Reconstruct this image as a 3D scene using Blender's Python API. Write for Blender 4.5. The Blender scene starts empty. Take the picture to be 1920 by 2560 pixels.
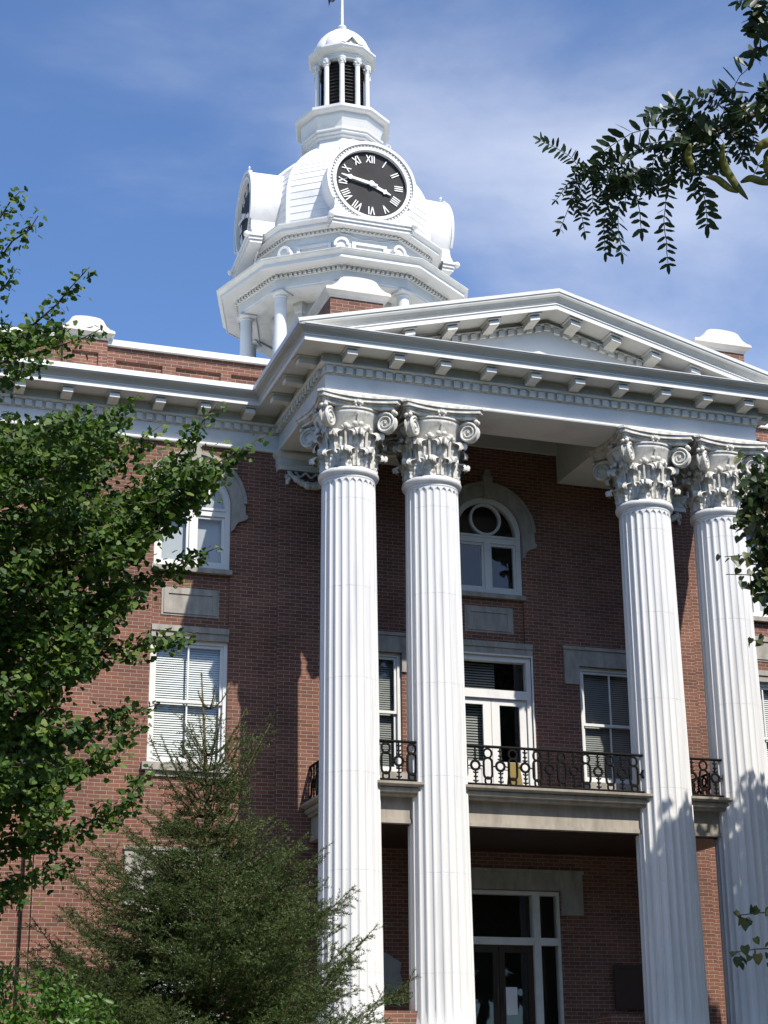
import bpy, math, random
import numpy as np
from mathutils import Vector, Matrix

random.seed(7); rng = np.random.default_rng(7)
R = math.radians
scene = bpy.context.scene
COL = scene.collection

# ------------------------------------------------------------------ camera
CAM = np.array([-8.282, -28.749, 0.0]); F_PX = 4276.7
_y, _p, _r = R(-18.746), R(19.363), R(-0.651)
FW = np.array([-math.sin(_y)*math.cos(_p), math.cos(_y)*math.cos(_p), math.sin(_p)])
_rt = np.array([math.cos(_y), math.sin(_y), 0.0]); _up = np.cross(_rt, FW)
RT = _rt*math.cos(_r) + _up*math.sin(_r); UP = -_rt*math.sin(_r) + _up*math.cos(_r)
cd = bpy.data.cameras.new('camera'); cam = bpy.data.objects.new('camera', cd); COL.objects.link(cam)
cd.sensor_fit = 'VERTICAL'; cd.sensor_height = 24.0; cd.lens = F_PX/2560*24
cd.clip_start = 0.1; cd.clip_end = 4000
m = Matrix.Identity(4)
for i in range(3):
    m[i][0] = RT[i]; m[i][1] = UP[i]; m[i][2] = -FW[i]; m[i][3] = CAM[i]
cam.matrix_world = m
scene.camera = cam
scene.render.resolution_x = 768; scene.render.resolution_y = 1024

def A(u, v, d):
    """world point at range d from the viewpoint (u, v measured on a 1659 x 2212 print)"""
    u *= 1.15733; v *= 1.15733
    q = FW + RT*(u-960)/F_PX - UP*(v-1280)/F_PX
    return CAM + q/np.linalg.norm(q)*d

# ------------------------------------------------------------------ materials
def newmat(name):
    mt = bpy.data.materials.new(name); mt.use_nodes = True
    nt = mt.node_tree; return mt, nt, nt.nodes['Principled BSDF']

def noise_var(nt, bs, c0, c1, scale=3.0, detail=6, lo=.35, hi=.7, rough=.5, stretch=None):
    tc = nt.nodes.new('ShaderNodeTexCoord'); mp = nt.nodes.new('ShaderNodeMapping')
    nz = nt.nodes.new('ShaderNodeTexNoise'); cr = nt.nodes.new('ShaderNodeValToRGB')
    nt.links.new(tc.outputs['Object'], mp.inputs[0]); nt.links.new(mp.outputs[0], nz.inputs['Vector'])
    if stretch: mp.inputs['Scale'].default_value = stretch
    nz.inputs['Scale'].default_value = scale; nz.inputs['Detail'].default_value = detail
    nz.inputs['Roughness'].default_value = .6
    cr.color_ramp.elements[0].position = lo; cr.color_ramp.elements[1].position = hi
    cr.color_ramp.elements[0].color = (*c0, 1); cr.color_ramp.elements[1].color = (*c1, 1)
    nt.links.new(nz.outputs['Fac'], cr.inputs[0]); nt.links.new(cr.outputs[0], bs.inputs['Base Color'])
    bs.inputs['Roughness'].default_value = rough
    return nz, cr, tc

def bump(nt, bs, height, strength=.3, dist=.01):
    b = nt.nodes.new('ShaderNodeBump'); b.inputs['Strength'].default_value = strength
    b.inputs['Distance'].default_value = dist
    nt.links.new(height, b.inputs['Height']); nt.links.new(b.outputs[0], bs.inputs['Normal'])

def paint(name, c0, c1, scale=2.5, rough=.5, lo=.3, hi=.55, stretch=None, bs_=.12):
    mt, nt, bs = newmat(name)
    nz, cr, tc = noise_var(nt, bs, c0, c1, scale, 8, lo, hi, rough, stretch)
    bump(nt, bs, nz.outputs['Fac'], bs_, .006)
    return mt

def brick_mat():
    mt, nt, bs = newmat('red_brick'); N, L = nt.nodes, nt.links
    tc = N.new('ShaderNodeTexCoord'); sp = N.new('ShaderNodeSeparateXYZ'); cb = N.new('ShaderNodeCombineXYZ')
    ad = N.new('ShaderNodeMath'); ad.operation = 'ADD'
    L.new(tc.outputs['Object'], sp.inputs[0]); L.new(sp.outputs[0], ad.inputs[0]); L.new(sp.outputs[1], ad.inputs[1])
    L.new(ad.outputs[0], cb.inputs[0]); L.new(sp.outputs[2], cb.inputs[1])
    # slightly wavering joints
    nzw = N.new('ShaderNodeTexNoise'); nzw.inputs['Scale'].default_value = 9; nzw.inputs['Detail'].default_value = 3
    L.new(cb.outputs[0], nzw.inputs['Vector'])
    vm = N.new('ShaderNodeVectorMath'); vm.operation = 'MULTIPLY_ADD'
    vm.inputs[1].default_value = (.005, .005, 0)
    L.new(nzw.outputs['Color'], vm.inputs[0]); L.new(cb.outputs[0], vm.inputs[2])
    bt = N.new('ShaderNodeTexBrick')
    L.new(vm.outputs[0], bt.inputs['Vector'])
    bt.inputs['Scale'].default_value = 1; bt.inputs['Brick Width'].default_value = .215
    bt.inputs['Row Height'].default_value = .0665; bt.inputs['Mortar Size'].default_value = .0051
    bt.inputs['Mortar Smooth'].default_value = .35; bt.inputs['Bias'].default_value = -.1
    bt.inputs['Color1'].default_value = (.232, .096, .061, 1); bt.inputs['Color2'].default_value = (.145, .059, .040, 1)
    bt.inputs['Mortar'].default_value = (.40, .33, .275, 1)
    nz = N.new('ShaderNodeTexNoise'); nz.inputs['Scale'].default_value = .7; nz.inputs['Detail'].default_value = 12
    nz.inputs['Roughness'].default_value = .65
    L.new(cb.outputs[0], nz.inputs['Vector'])
    mp = N.new('ShaderNodeMapRange'); mp.inputs[1].default_value = .3; mp.inputs[2].default_value = .7
    mp.inputs[3].default_value = .66; mp.inputs[4].default_value = 1.25
    L.new(nz.outputs['Fac'], mp.inputs[0])
    mx = N.new('ShaderNodeMix'); mx.data_type = 'RGBA'; mx.blend_type = 'MULTIPLY'; mx.inputs[0].default_value = 1
    L.new(bt.outputs['Color'], mx.inputs[6]); L.new(mp.outputs[0], mx.inputs[7])
    L.new(mx.outputs[2], bs.inputs['Base Color']); bs.inputs['Roughness'].default_value = .85
    iv = N.new('ShaderNodeMath'); iv.operation = 'MULTIPLY_ADD'
    iv.inputs[1].default_value = -1; iv.inputs[2].default_value = 1
    L.new(bt.outputs['Fac'], iv.inputs[0]); bump(nt, bs, iv.outputs[0], .6, .008)
    return mt

def glass_mat(name, tint=1.0, base=(.90, .93, .92)):
    mt = bpy.data.materials.new(name); mt.use_nodes = True; nt = mt.node_tree; N, L = nt.nodes, nt.links
    N.clear(); out = N.new('ShaderNodeOutputMaterial'); mx = N.new('ShaderNodeMixShader')
    tr = N.new('ShaderNodeBsdfTransparent'); gl = N.new('ShaderNodeBsdfGlossy')
    tr.inputs[0].default_value = (*[b*tint for b in base], 1); gl.inputs['Roughness'].default_value = .015
    gl.inputs['Color'].default_value = (.9, .95, 1, 1)
    lw = N.new('ShaderNodeLayerWeight'); pw = N.new('ShaderNodeMath'); pw.operation = 'POWER'; pw.inputs[1].default_value = 3.5
    fr = N.new('ShaderNodeMath'); fr.operation = 'MULTIPLY_ADD'; fr.inputs[1].default_value = .85; fr.inputs[2].default_value = .055
    L.new(lw.outputs['Facing'], pw.inputs[0]); L.new(pw.outputs[0], fr.inputs[0])
    tc = N.new('ShaderNodeTexCoord'); nz = N.new('ShaderNodeTexNoise'); nz.inputs['Scale'].default_value = 1.7
    bp = N.new('ShaderNodeBump'); bp.inputs['Strength'].default_value = .06; bp.inputs['Distance'].default_value = .02
    L.new(tc.outputs['Object'], nz.inputs['Vector']); L.new(nz.outputs['Fac'], bp.inputs['Height'])
    L.new(bp.outputs[0], gl.inputs['Normal'])
    L.new(fr.outputs[0], mx.inputs[0]); L.new(tr.outputs[0], mx.inputs[1]); L.new(gl.outputs[0], mx.inputs[2])
    L.new(mx.outputs[0], out.inputs[0])
    return mt

def leaf_mat(name, cols, trans=.35, rough=.45, tcol=None):
    mt, nt, bs = newmat(name); N, L = nt.nodes, nt.links
    ge = N.new('ShaderNodeNewGeometry'); cr = N.new('ShaderNodeValToRGB')
    el = cr.color_ramp.elements
    while len(el) < len(cols): el.new(.5)
    for i, c in enumerate(cols): el[i].position = i/(len(cols)-1); el[i].color = (*c, 1)
    L.new(ge.outputs['Random Per Island'], cr.inputs[0]); L.new(cr.outputs[0], bs.inputs['Base Color'])
    bs.inputs['Roughness'].default_value = rough
    if trans > 0:
        tl = N.new('ShaderNodeBsdfTranslucent'); mx = N.new('ShaderNodeMixShader'); mx.inputs[0].default_value = trans
        hs = N.new('ShaderNodeHueSaturation'); hs.inputs['Value'].default_value = 1.5; hs.inputs['Saturation'].default_value = 1.1
        hs.inputs['Hue'].default_value = .49
        L.new(cr.outputs[0], hs.inputs['Color']); L.new(hs.outputs[0], tl.inputs[0])
        L.new(bs.outputs[0], mx.inputs[1]); L.new(tl.outputs[0], mx.inputs[2])
        L.new(mx.outputs[0], N['Material Output'].inputs[0])
    return mt

M = {}
M['brick'] = brick_mat()
M['white'] = paint('white_paint', (.65, .65, .635), (.80, .795, .775), 1.6, .5, .25, .5)
M['shaft'] = paint('column_paint', (.60, .605, .615), (.80, .795, .785), 2.0, .45, .25, .55, (2.2, 2.2, .16))
M['trim'] = paint('weathered_trim_paint', (.70, .685, .625), (.82, .805, .75), 3.5, .55, .28, .58)
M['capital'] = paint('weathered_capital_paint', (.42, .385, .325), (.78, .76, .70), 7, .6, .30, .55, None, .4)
M['gutter'] = paint('grey_cornice_metal', (.33, .34, .325), (.50, .505, .48), 2.5, .4, .3, .65, (.3, .3, 3))
M['stone'] = paint('taupe_limestone', (.27, .248, .215), (.43, .40, .355), 5, .8, .3, .65, (1.5, 1.5, .5))
M['beam'] = paint('tan_painted_concrete', (.27, .238, .195), (.42, .375, .315), 3, .7, .3, .6, (2.2, 2.2, .5))
M['capstone'] = paint('cream_capstone', (.62, .58, .52), (.78, .75, .69), 2.2, .7, .3, .6)
M['siding'] = paint('dome_siding_paint', (.66, .66, .67), (.82, .81, .81), 2.2, .45, .25, .5)
M['iron'] = paint('black_iron', (.005, .005, .005), (.012, .011, .010), 9, .7)
M['iron'].node_tree.nodes['Principled BSDF'].inputs['Specular IOR Level'].default_value = .12
M['dial'] = paint('black_dial', (.010, .010, .012), (.022, .020, .024), 2.0, .75)
M['hand'] = paint('white_clock_hand', (.75, .76, .74), (.82, .82, .8), 4, .4)
M['dark'] = paint('unlit_interior', (.012, .011, .010), (.03, .026, .022), 1, .9)
M['louver'] = paint('dark_louver_paint', (.016, .014, .014), (.04, .033, .03), 5, .6)
M['blind'] = paint('white_blind', (.80, .81, .81), (.86, .86, .86), 1, .6)
M['dimblind'] = paint('portico_shaded_blind', (.20, .20, .20), (.30, .30, .29), 1, .6)  # darker copy of the white blind, portico shade put into the colour
M['shade'] = paint('grey_roller_shade', (.44, .46, .49), (.50, .52, .55), .8, .7)
M['glass'] = glass_mat('window_glass')
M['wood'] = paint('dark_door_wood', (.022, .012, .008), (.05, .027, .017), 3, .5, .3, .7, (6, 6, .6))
M['roof'] = paint('grey_roof_metal', (.2, .2, .2), (.3, .3, .3), 2, .6)
M['concrete'] = paint('worn_concrete', (.09, .085, .075), (.14, .13, .115), 1.2, .9)
M['porch'] = paint('dark_porch_paving', (.05, .045, .04), (.09, .08, .07), 2, .8)
M['plaza'] = paint('pale_plaza_concrete', (.24, .21, .17), (.34, .305, .25), 1.2, .9)
M['paper'] = paint('white_paper', (.84, .86, .88), (.88, .88, .9), 3, .8)
M['bronze'] = paint('dark_bronze', (.045, .022, .016), (.07, .034, .024), 4, .5)
M['plaque'] = paint('grey_plaque', (.30, .30, .29), (.42, .42, .41), 5, .7)
M['ochre'] = paint('ochre_board', (.15, .10, .012), (.22, .15, .02), 3, .6)
M['flag'] = paint('navy_flag_cloth', (.012, .016, .045), (.025, .03, .07), 3, .9)
M['bark'] = paint('grey_bark', (.05, .04, .03), (.13, .11, .085), 9, .95, .3, .7, (1, 1, .3), .9)
M['twig'] = paint('brown_twig', (.05, .032, .018), (.10, .07, .04), 20, .9)
M['sprucetwig'] = paint('spruce_twig', (.05, .036, .016), (.10, .072, .032), 20, .9)
M['ginkgo'] = leaf_mat('ginkgo_leaf', [(.022, .058, .012), (.045, .108, .02), (.075, .152, .026), (.165, .235, .045)], .32, .62)
M['needle'] = leaf_mat('spruce_needle', [(.022, .048, .011), (.042, .083, .016), (.068, .114, .022), (.115, .128, .034)], .12, .55)
M['shrubleaf'] = leaf_mat('shrub_leaf', [(.05, .125, .02), (.08, .175, .028), (.12, .235, .04)], .38)
M['broadleaf'] = leaf_mat('broad_leaf', [(.022, .046, .013), (.034, .064, .016), (.052, .082, .022), (.105, .11, .036)], .14, .45)
M['locust'] = leaf_mat('locust_leaflet', [(.018, .040, .018), (.026, .055, .022), (.036, .070, .026)], .22, .4)
M['farleaf'] = leaf_mat('added_tree_leaf', [(.02, .045, .014), (.03, .07, .02), (.05, .10, .028)], .2, .6)
M['pod'] = paint('green_seed_pod', (.06, .075, .016), (.20, .20, .045), 26, .5, .35, .65)

def grass_mat():
    mt, nt, bs = newmat('lawn'); noise_var(nt, bs, (.045, .052, .018), (.085, .088, .034), .6, 10, .3, .7, .95); return mt
M['grass'] = grass_mat()

# ------------------------------------------------------------------ mesh building
def wloc(o):
    v = Vector((0, 0, 0))
    while o is not None: v = v + o.location; o = o.parent
    return v

class MB:
    def __init__(s): s.v = []; s.f = []
    def add(s, vs, fs):
        b = len(s.v); s.v += [tuple(p) for p in vs]; s.f += [tuple(i+b for i in f) for f in fs]; return s
    def box(s, x0, x1, y0, y1, z0, z1):
        return s.add([(x0,y0,z0),(x1,y0,z0),(x1,y1,z0),(x0,y1,z0),(x0,y0,z1),(x1,y0,z1),(x1,y1,z1),(x0,y1,z1)],
              [(0,3,2,1),(4,5,6,7),(0,1,5,4),(1,2,6,5),(2,3,7,6),(3,0,4,7)])
    def sheet(s, x0, x1, y, z0, z1):
        return s.add([(x0, y, z0), (x1, y, z0), (x1, y, z1), (x0, y, z1)], [(0, 1, 2, 3)])
    def prism(s, poly, y0, y1, fn=None):
        """polygon in (x, z), counter-clockwise seen from -y, extruded from y0 (front) to y1"""
        fn = fn or (lambda a, y, b: (a, y, b)); n = len(poly)
        vs = [fn(a, y0, b) for a, b in poly] + [fn(a, y1, b) for a, b in poly]
        fs = [tuple(range(n)), tuple(range(2*n-1, n-1, -1))]
        fs += [(i, i+n, (i+1) % n+n, (i+1) % n) for i in range(n)]
        return s.add(vs, fs)
    def ringpoly(s, outer, inner, y0, y1):
        """band between two equal-length open polylines in (x, z)"""
        n = len(outer)
        vs = [(a, y0, b) for a, b in outer]+[(a, y0, b) for a, b in inner]+[(a, y1, b) for a, b in outer]+[(a, y1, b) for a, b in inner]
        fs = []
        for i in range(n-1):
            fs += [(i, i+1, n+i+1, n+i), (2*n+i+1, 2*n+i, 3*n+i, 3*n+i+1), (i+1, i, 2*n+i, 2*n+i+1), (n+i, n+i+1, 3*n+i+1, 3*n+i)]
        fs += [(0, n, 3*n, 2*n), (n-1, 3*n-1, 4*n-1, 2*n-1)]
        return s.add(vs, fs)
    def lathe(s, prof, cx, cy, n=48, phase=0, rfn=None, cap=True):
        vs = []
        for r, z in prof:
            for k in range(n):
                a = phase + 2*math.pi*k/n
                rr = r*(rfn(a, z) if rfn else 1)
                vs.append((cx+rr*math.cos(a), cy+rr*math.sin(a), z))
        fs = []
        for i in range(len(prof)-1):
            for k in range(n):
                fs.append((i*n+k, i*n+(k+1) % n, (i+1)*n+(k+1) % n, (i+1)*n+k))
        if cap:
            fs.append(tuple(range(n-1, -1, -1))); b = (len(prof)-1)*n; fs.append(tuple(range(b, b+n)))
        return s.add(vs, fs)
    def tube(s, pts, rad, n=6):
        P = [Vector(p) for p in pts]; m_ = len(P)
        rads = rad if isinstance(rad, (list, tuple)) else [rad]*m_
        vs = []; prev = None
        for i, p in enumerate(P):
            t = (P[min(i+1, m_-1)]-P[max(i-1, 0)])
            t = t.normalized() if t.length > 1e-9 else Vector((0, 0, 1))
            if prev is None:
                a = Vector((0, 0, 1)) if abs(t.z) < .9 else Vector((1, 0, 0))
                u = t.cross(a).normalized()
            else:
                u = (prev - t*prev.dot(t)); u = u.normalized() if u.length > 1e-6 else t.orthogonal().normalized()
            prev = u; w = t.cross(u)
            for k in range(n):
                a = 2*math.pi*k/n; vs.append(p + (u*math.cos(a)+w*math.sin(a))*rads[i])
        fs = [(i*n+k, i*n+(k+1) % n, (i+1)*n+(k+1) % n, (i+1)*n+k) for i in range(m_-1) for k in range(n)]
        fs.append(tuple(range(n-1, -1, -1))); fs.append(tuple(range((m_-1)*n, m_*n)))
        return s.add(vs, fs)
    def sweep(s, prof, path, closed=False):
        """closed profile [(offset outwards, z)] swept along a plan path; outwards is to the right of travel"""
        n = len(path); m_ = len(prof); vs = []
        for i in range(n):
            p = Vector(path[i])
            if closed: a = Vector(path[i-1]); b = Vector(path[(i+1) % n])
            else: a = Vector(path[i-1]) if i else None; b = Vector(path[i+1]) if i < n-1 else None
            d0 = (p-a).normalized() if a is not None else None
            d1 = (b-p).normalized() if b is not None else None
            d0 = d0 or d1; d1 = d1 or d0
            n0 = Vector((d0.y, -d0.x)); n1 = Vector((d1.y, -d1.x))
            mt = (n0+n1); mt = mt/ (1+n0.dot(n1))
            for o, z in prof: vs.append((p.x+mt.x*o, p.y+mt.y*o, z))
        fs = []
        for i in range(n if closed else n-1):
            j = (i+1) % n
            for k in range(m_):
                l = (k+1) % m_
                fs.append((i*m_+k, i*m_+l, j*m_+l, j*m_+k))
        if not closed:
            fs.append(tuple(range(m_))); fs.append(tuple(range(n*m_-1, (n-1)*m_-1, -1)))
        return s.add(vs, fs)
    def rsweep(s, prof, y, pts, zmin=None):
        """profile [(offset towards -y, dz)] swept along (x, z) points, kept plumb"""
        m_ = len(prof); vs = []
        for x, z in pts:
            for q, (o, dz) in enumerate(prof): vs.append((x, y-o, z+dz if zmin is None else max(z+dz, zmin+.0003*q)))
        fs = []
        for i in range(len(pts)-1):
            for k in range(m_):
                l = (k+1) % m_; fs.append((i*m_+k, i*m_+l, (i+1)*m_+l, (i+1)*m_+k))
        fs.append(tuple(range(m_))); n = len(pts); fs.append(tuple(range(n*m_-1, (n-1)*m_-1, -1)))
        return s.add(vs, fs)
    def ball(s, c, r, n=10, m_=6, sc=(1, 1, 1)):
        vs = []; fs = []
        for i in range(m_+1):
            t = math.pi*i/m_
            for k in range(n):
                a = 2*math.pi*k/n
                vs.append((c[0]+r*sc[0]*math.sin(t)*math.cos(a), c[1]+r*sc[1]*math.sin(t)*math.sin(a), c[2]+r*sc[2]*math.cos(t)))
        for i in range(m_):
            for k in range(n):
                fs.append((i*n+k, (i+1)*n+k, (i+1)*n+(k+1) % n, i*n+(k+1) % n))
        return s.add(vs, fs)
    def wall(s, x0, x1, z0, z1, holes, y=0, depth=.3, only_front=False):
        """front skin at y with rectangular holes and their reveals"""
        xs = sorted({x0, x1, *[h[0] for h in holes], *[h[1] for h in holes]}); zs = sorted({z0, z1, *[h[2] for h in holes], *[h[3] for h in holes]})
        xs = [x for x in xs if x0 <= x <= x1]; zs = [z for z in zs if z0 <= z <= z1]
        for i in range(len(xs)-1):
            for j in range(len(zs)-1):
                a, b, c, d = xs[i], xs[i+1], zs[j], zs[j+1]; mx, mz = (a+b)/2, (c+d)/2
                if any(h[0] < mx < h[1] and h[2] < mz < h[3] for h in holes): continue
                s.add([(a, y, c), (b, y, c), (b, y, d), (a, y, d)], [(0, 1, 2, 3)])
        for a, b, c, d in holes:
            e = y+depth
            s.add([(a, y, c), (a, y, d), (a, e, d), (a, e, c)], [(0, 1, 2, 3)]); s.add([(b, y, c), (b, e, c), (b, e, d), (b, y, d)], [(0, 1, 2, 3)])
            s.add([(a, y, c), (a, e, c), (b, e, c), (b, y, c)], [(0, 1, 2, 3)]); s.add([(a, y, d), (b, y, d), (b, e, d), (a, e, d)], [(0, 1, 2, 3)])
        return s
    def rot(s, ang, cx, cy, start=0):
        c, n = math.cos(ang), math.sin(ang)
        for i in range(start, len(s.v)):
            x, y, z = s.v[i]; x -= cx; y -= cy; s.v[i] = (cx+x*c-y*n, cy+x*n+y*c, z)
        return s
    def build(s, name, mat, parent=None, smooth=False, origin=None, angle=None):
        """link as ONE object; vertices are in world space unless an origin is given"""
        me = bpy.data.meshes.new(name)
        o = bpy.data.objects.new(name, me); COL.objects.link(o)
        if parent is not None: o.parent = parent
        w = wloc(parent) if parent is not None else Vector((0, 0, 0))
        if origin is not None: o.location = Vector(origin)-w; w = Vector(origin)
        elif parent is None and s.v:
            a = np.array(s.v); w = Vector(((a[:, 0].min()+a[:, 0].max())/2, (a[:, 1].min()+a[:, 1].max())/2, a[:, 2].min())); o.location = w
        me.from_pydata([(x-w.x, y-w.y, z-w.z) for x, y, z in s.v], [], s.f)
        me.materials.append(M[mat] if isinstance(mat, str) else mat)
        if smooth: me.polygons.foreach_set('use_smooth', [True]*len(me.polygons))
        if angle is not None: me.set_sharp_from_angle(angle=R(angle))
        me.update(); return o

def npmesh(name, V, Fc, mat, parent=None, origin=None, nv=3):
    """fast mesh: V (n,3), Fc (m,nv)"""
    me = bpy.data.meshes.new(name); o = bpy.data.objects.new(name, me); COL.objects.link(o)
    if parent is not None: o.parent = parent
    w = np.array(wloc(parent)) if parent is not None else np.zeros(3)
    if origin is not None: o.location = Vector(np.array(origin)-w); w = np.array(origin)
    V = np.asarray(V, np.float32)-w.astype(np.float32); Fc = np.asarray(Fc, np.int32)
    me.vertices.add(len(V)); me.vertices.foreach_set('co', V.ravel())
    me.loops.add(Fc.size); me.loops.foreach_set('vertex_index', Fc.ravel())
    me.polygons.add(len(Fc)); me.polygons.foreach_set('loop_start', np.arange(0, Fc.size, nv, dtype=np.int32))
    me.materials.append(M[mat]); me.update(calc_edges=True); me.validate(); return o

def empty(name, loc, parent=None):
    o = bpy.data.objects.new(name, None); COL.objects.link(o); o.empty_display_size = .3
    if parent is not None: o.parent = parent; o.location = Vector(loc)-wloc(parent)
    else: o.location = loc
    return o
def tag(o, label=None, cat=None, group=None, kind=None):
    if label: o['label'] = label
    if cat: o['category'] = cat
    if group: o['group'] = group
    if kind: o['kind'] = kind
    return o
def dup(o, parent=None, loc=None, rotz=None):
    c = o.copy(); COL.objects.link(c)
    if parent is not None: c.parent = parent
    if loc is not None: c.location = loc
    if rotz is not None: c.rotation_euler = (0, 0, rotz)
    for ch in list(o.children): dup(ch, c)
    return c
def arc(cx, cz, r, a0, a1, n):
    return [(cx+r*math.cos(R(a0+(a1-a0)*i/n)), cz+r*math.sin(R(a0+(a1-a0)*i/n))) for i in range(n+1)]

GZ = -1.6                      # lawn level
S1, W, D = 1.52, 7.158, 2.459
COLX = [0.0, S1, W-S1, W]; XC = W/2
YF = -3.041                    # plane of the portico frieze
XL, XR = -.591, W+.591
FLOOR = .85

# ================================================================== COURTHOUSE
ch = empty('courthouse', (XC, 0, GZ))
tag(ch, 'red brick courthouse with a white columned portico and pediment in front', 'courthouse')

# ---- front wall with openings
bays = [-2.165, W+2.165]
holes = []
for c in bays:
    holes += [(c-.695, c+.695, 5.70, 11.2), (c-.695, c+.695, 1.0, 3.75)]
CX = 3.555
holes += [(CX-.80, CX+.80, 5.1, 8.06), (CX-.70, CX+.70, 9.25, 11.2), (CX-.70, CX+.70, 8.32, 9.24),
          (.46, 1.78, 5.75, 7.96), (5.34, 6.66, 5.75, 7.96), (CX-1.19, CX+1.19, FLOOR, 3.735)]
for c in (-8.2, -12.0, W+8.2, W+12.0): holes += [(c-.695, c+.695, 5.70, 7.92), (c-.695, c+.695, 9.25, 10.9), (c-.695, c+.695, 1.0, 3.75)]
b = MB().wall(-15, 22, GZ, 12.6, holes)
for c in bays + [CX]:          # brick spandrels round each arch, and the recessed panel of the bay
    r = .70
    for sgn in (-1, 1):
        pl = [(c+sgn*r, 10.49)] + [(c+sgn*r*math.cos(R(t)), 10.49+r*math.sin(R(t))) for t in range(6, 91, 6)] + [(c, 11.2), (c+sgn*.701, 11.2)]
        if sgn > 0: pl = pl[::1]
        else: pl = pl[::-1]
        b.prism(pl, 0.0, .3)
    b.box(c-.699, c+.699, .055, .29, 8.145 if c != CX else 8.33, 9.245)
# back shell of the building
b.box(-15, -14.6, .02, 18, GZ, 12.6); b.box(21.6, 22, .02, 18, GZ, 12.6); b.box(-15, 22, 18, 18.4, GZ, 12.6)
# wall pilasters under the parapet piers and flanking the portico
for x0, x1 in ((-4.67, -3.87), (W+3.87, W+4.67)): b.box(x0, x1, -.045, .0, GZ, 11.6)
for x in (0, W): b.box(x-.60, x+.60, -.13, .0, FLOOR-.2, 11.25)
b.build('brick_wall', 'brick', ch)
# dark backing behind the windows; its colour stands in for unlit rooms
MB().box(-14.5, 21.5, 1.6, 1.7, GZ, 12.5).build('unlit_room_backing', 'dark', ch)
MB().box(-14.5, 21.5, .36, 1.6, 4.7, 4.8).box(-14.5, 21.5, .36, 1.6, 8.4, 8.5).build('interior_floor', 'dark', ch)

# ---- parapet
pz0, pz1 = 12.56, 13.36
rec = []
for side in (0, 1):
    xs = [(-1.52, -.72), (-2.571, -1.72), (-3.69, -2.824), (-4.55, -4.05)] + [(-5.75-1.1*k, -4.95-1.1*k) for k in range(7)]
    for a, c in xs:
        rec.append((a, c, 12.4, 13.1) if side == 0 else (W-c, W-a, 12.4, 13.1))
pb = MB().wall(-15, 22, 12.4, pz1, [h for h in rec if not (-4.6 < h[0] < -4.0 or W+4.0 < h[0] < W+4.6)], 0, .05)
pb.box(-15, 22, .05, .35, 12.4, pz1-.003)
pb.build('parapet', 'brick', ch)
MB().box(-15, 22, -.075, .40, pz1, pz1+.115).build('parapet_coping', 'white', ch)

def pier(cx, w, y0, y1, z0, z1, panel=True):
    m_ = MB()
    if panel:
        m_.wall(cx-w/2, cx+w/2, z0, z1, [(cx-w/2+.16, cx+w/2-.16, z0+.02, z1-.26)], y0, .045)
        m_.box(cx-w/2, cx+w/2, y0+.045, y1, z0, z1-.002)
        m_.box(cx-w/2, cx-w/2+.001, y0, y0+.046, z0, z1); m_.box(cx+w/2-.001, cx+w/2, y0, y0+.046, z0, z1)
    else: m_.box(cx-w/2, cx+w/2, y0, y1, z0, z1)
    p = m_.build('parapet_pier', 'brick', ch)
    c = MB(); path = [(cx-w/2, y1), (cx-w/2, y0), (cx+w/2, y0), (cx+w/2, y1)]
    c.sweep([(-.05, z1), (.02, z1), (.03, z1+.04), (.075, z1+.07), (.115, z1+.10), (.115, z1+.135), (-.05, z1+.135)], path)
    h = w/2+.115; zt = z1+.135
    half = [(h, 0), (h-.02, .025), (h*.82, .045), (h*.70, .10), (h*.62, .17), (h*.55, .245), (h*.44, .285), (h*.25, .305), (0, .312)]
    half = [(x, z*.82) for x, z in half]; pl = [(cx+x, zt+z) for x, z in half] + [(cx-x, zt+z) for x, z in half[-2::-1]]
    c.prism(pl, y0-.112, y1+.1)
    c.build('pier_cap', 'capstone', p)
pier(-4.27, .80, -.09, .55, 12.6, 13.43)
pier(W+4.27, .80, -.09, .55, 12.6, 13.43)
pier(.015, .97, -2.95, -1.85, 12.7, 13.47, False)
pier(W+.05, .97, -2.95, -1.85, 12.7, 13.47, False)

# ---- entablature
fp = [(-15, -.03), (XL, -.03), (XL, YF), (XR, YF), (XR, -.03), (22, -.03)]
e = MB()
e.sweep([(-.2, 11.60), (.035, 11.60), (.045, 11.62), (.045, 11.655), (.0, 11.662), (.0, 11.955), (-.2, 11.955)], fp)
for x in COLX:                                           # beams running back from every column
    e.box(x-.585, x+.585, -2.05, -.04, 11.612, 12.56)
e.box(XL+.02, XR-.02, YF+.02, -2.05, 11.604, 12.56)
e.box(XL+.1, XR-.1, -.09, -.035, 12.19, 12.555)         # frieze on the wall inside the portico
e.build('frieze', 'white', ch)
d = MB(); d.sweep([(-.1, 11.957), (.022, 11.957), (.022, 12.085), (.075, 12.09), (.11, 12.115), (.11, 12.135), (.055, 12.14), (.055, 12.30), (-.1, 12.30)], fp)
def along(p, q, step, off0=.0):
    L = math.hypot(q[0]-p[0], q[1]-p[1]); n = max(1, int(round((L-2*off0)/step)))
    return [(p[0]+(q[0]-p[0])*(off0+(L-2*off0)*i/n)/L, p[1]+(q[1]-p[1])*(off0+(L-2*off0)*i/n)/L) for i in range(n+1)]
for x, y in along((XL, YF), (XR, YF), .18, .06): d.box(x-.058, x+.058, y-.085, y-.02, 11.972, 12.078)
for x, y in along((XL, YF), (XL, -.1), .18, .06)[1:]: d.box(XL-.085, XL-.02, y-.058, y+.058, 11.972, 12.078)
for x, y in along((XR, YF), (XR, -.1), .18, .06)[1:]: d.box(XR+.02, XR+.085, y-.058, y+.058, 11.972, 12.078)
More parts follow.
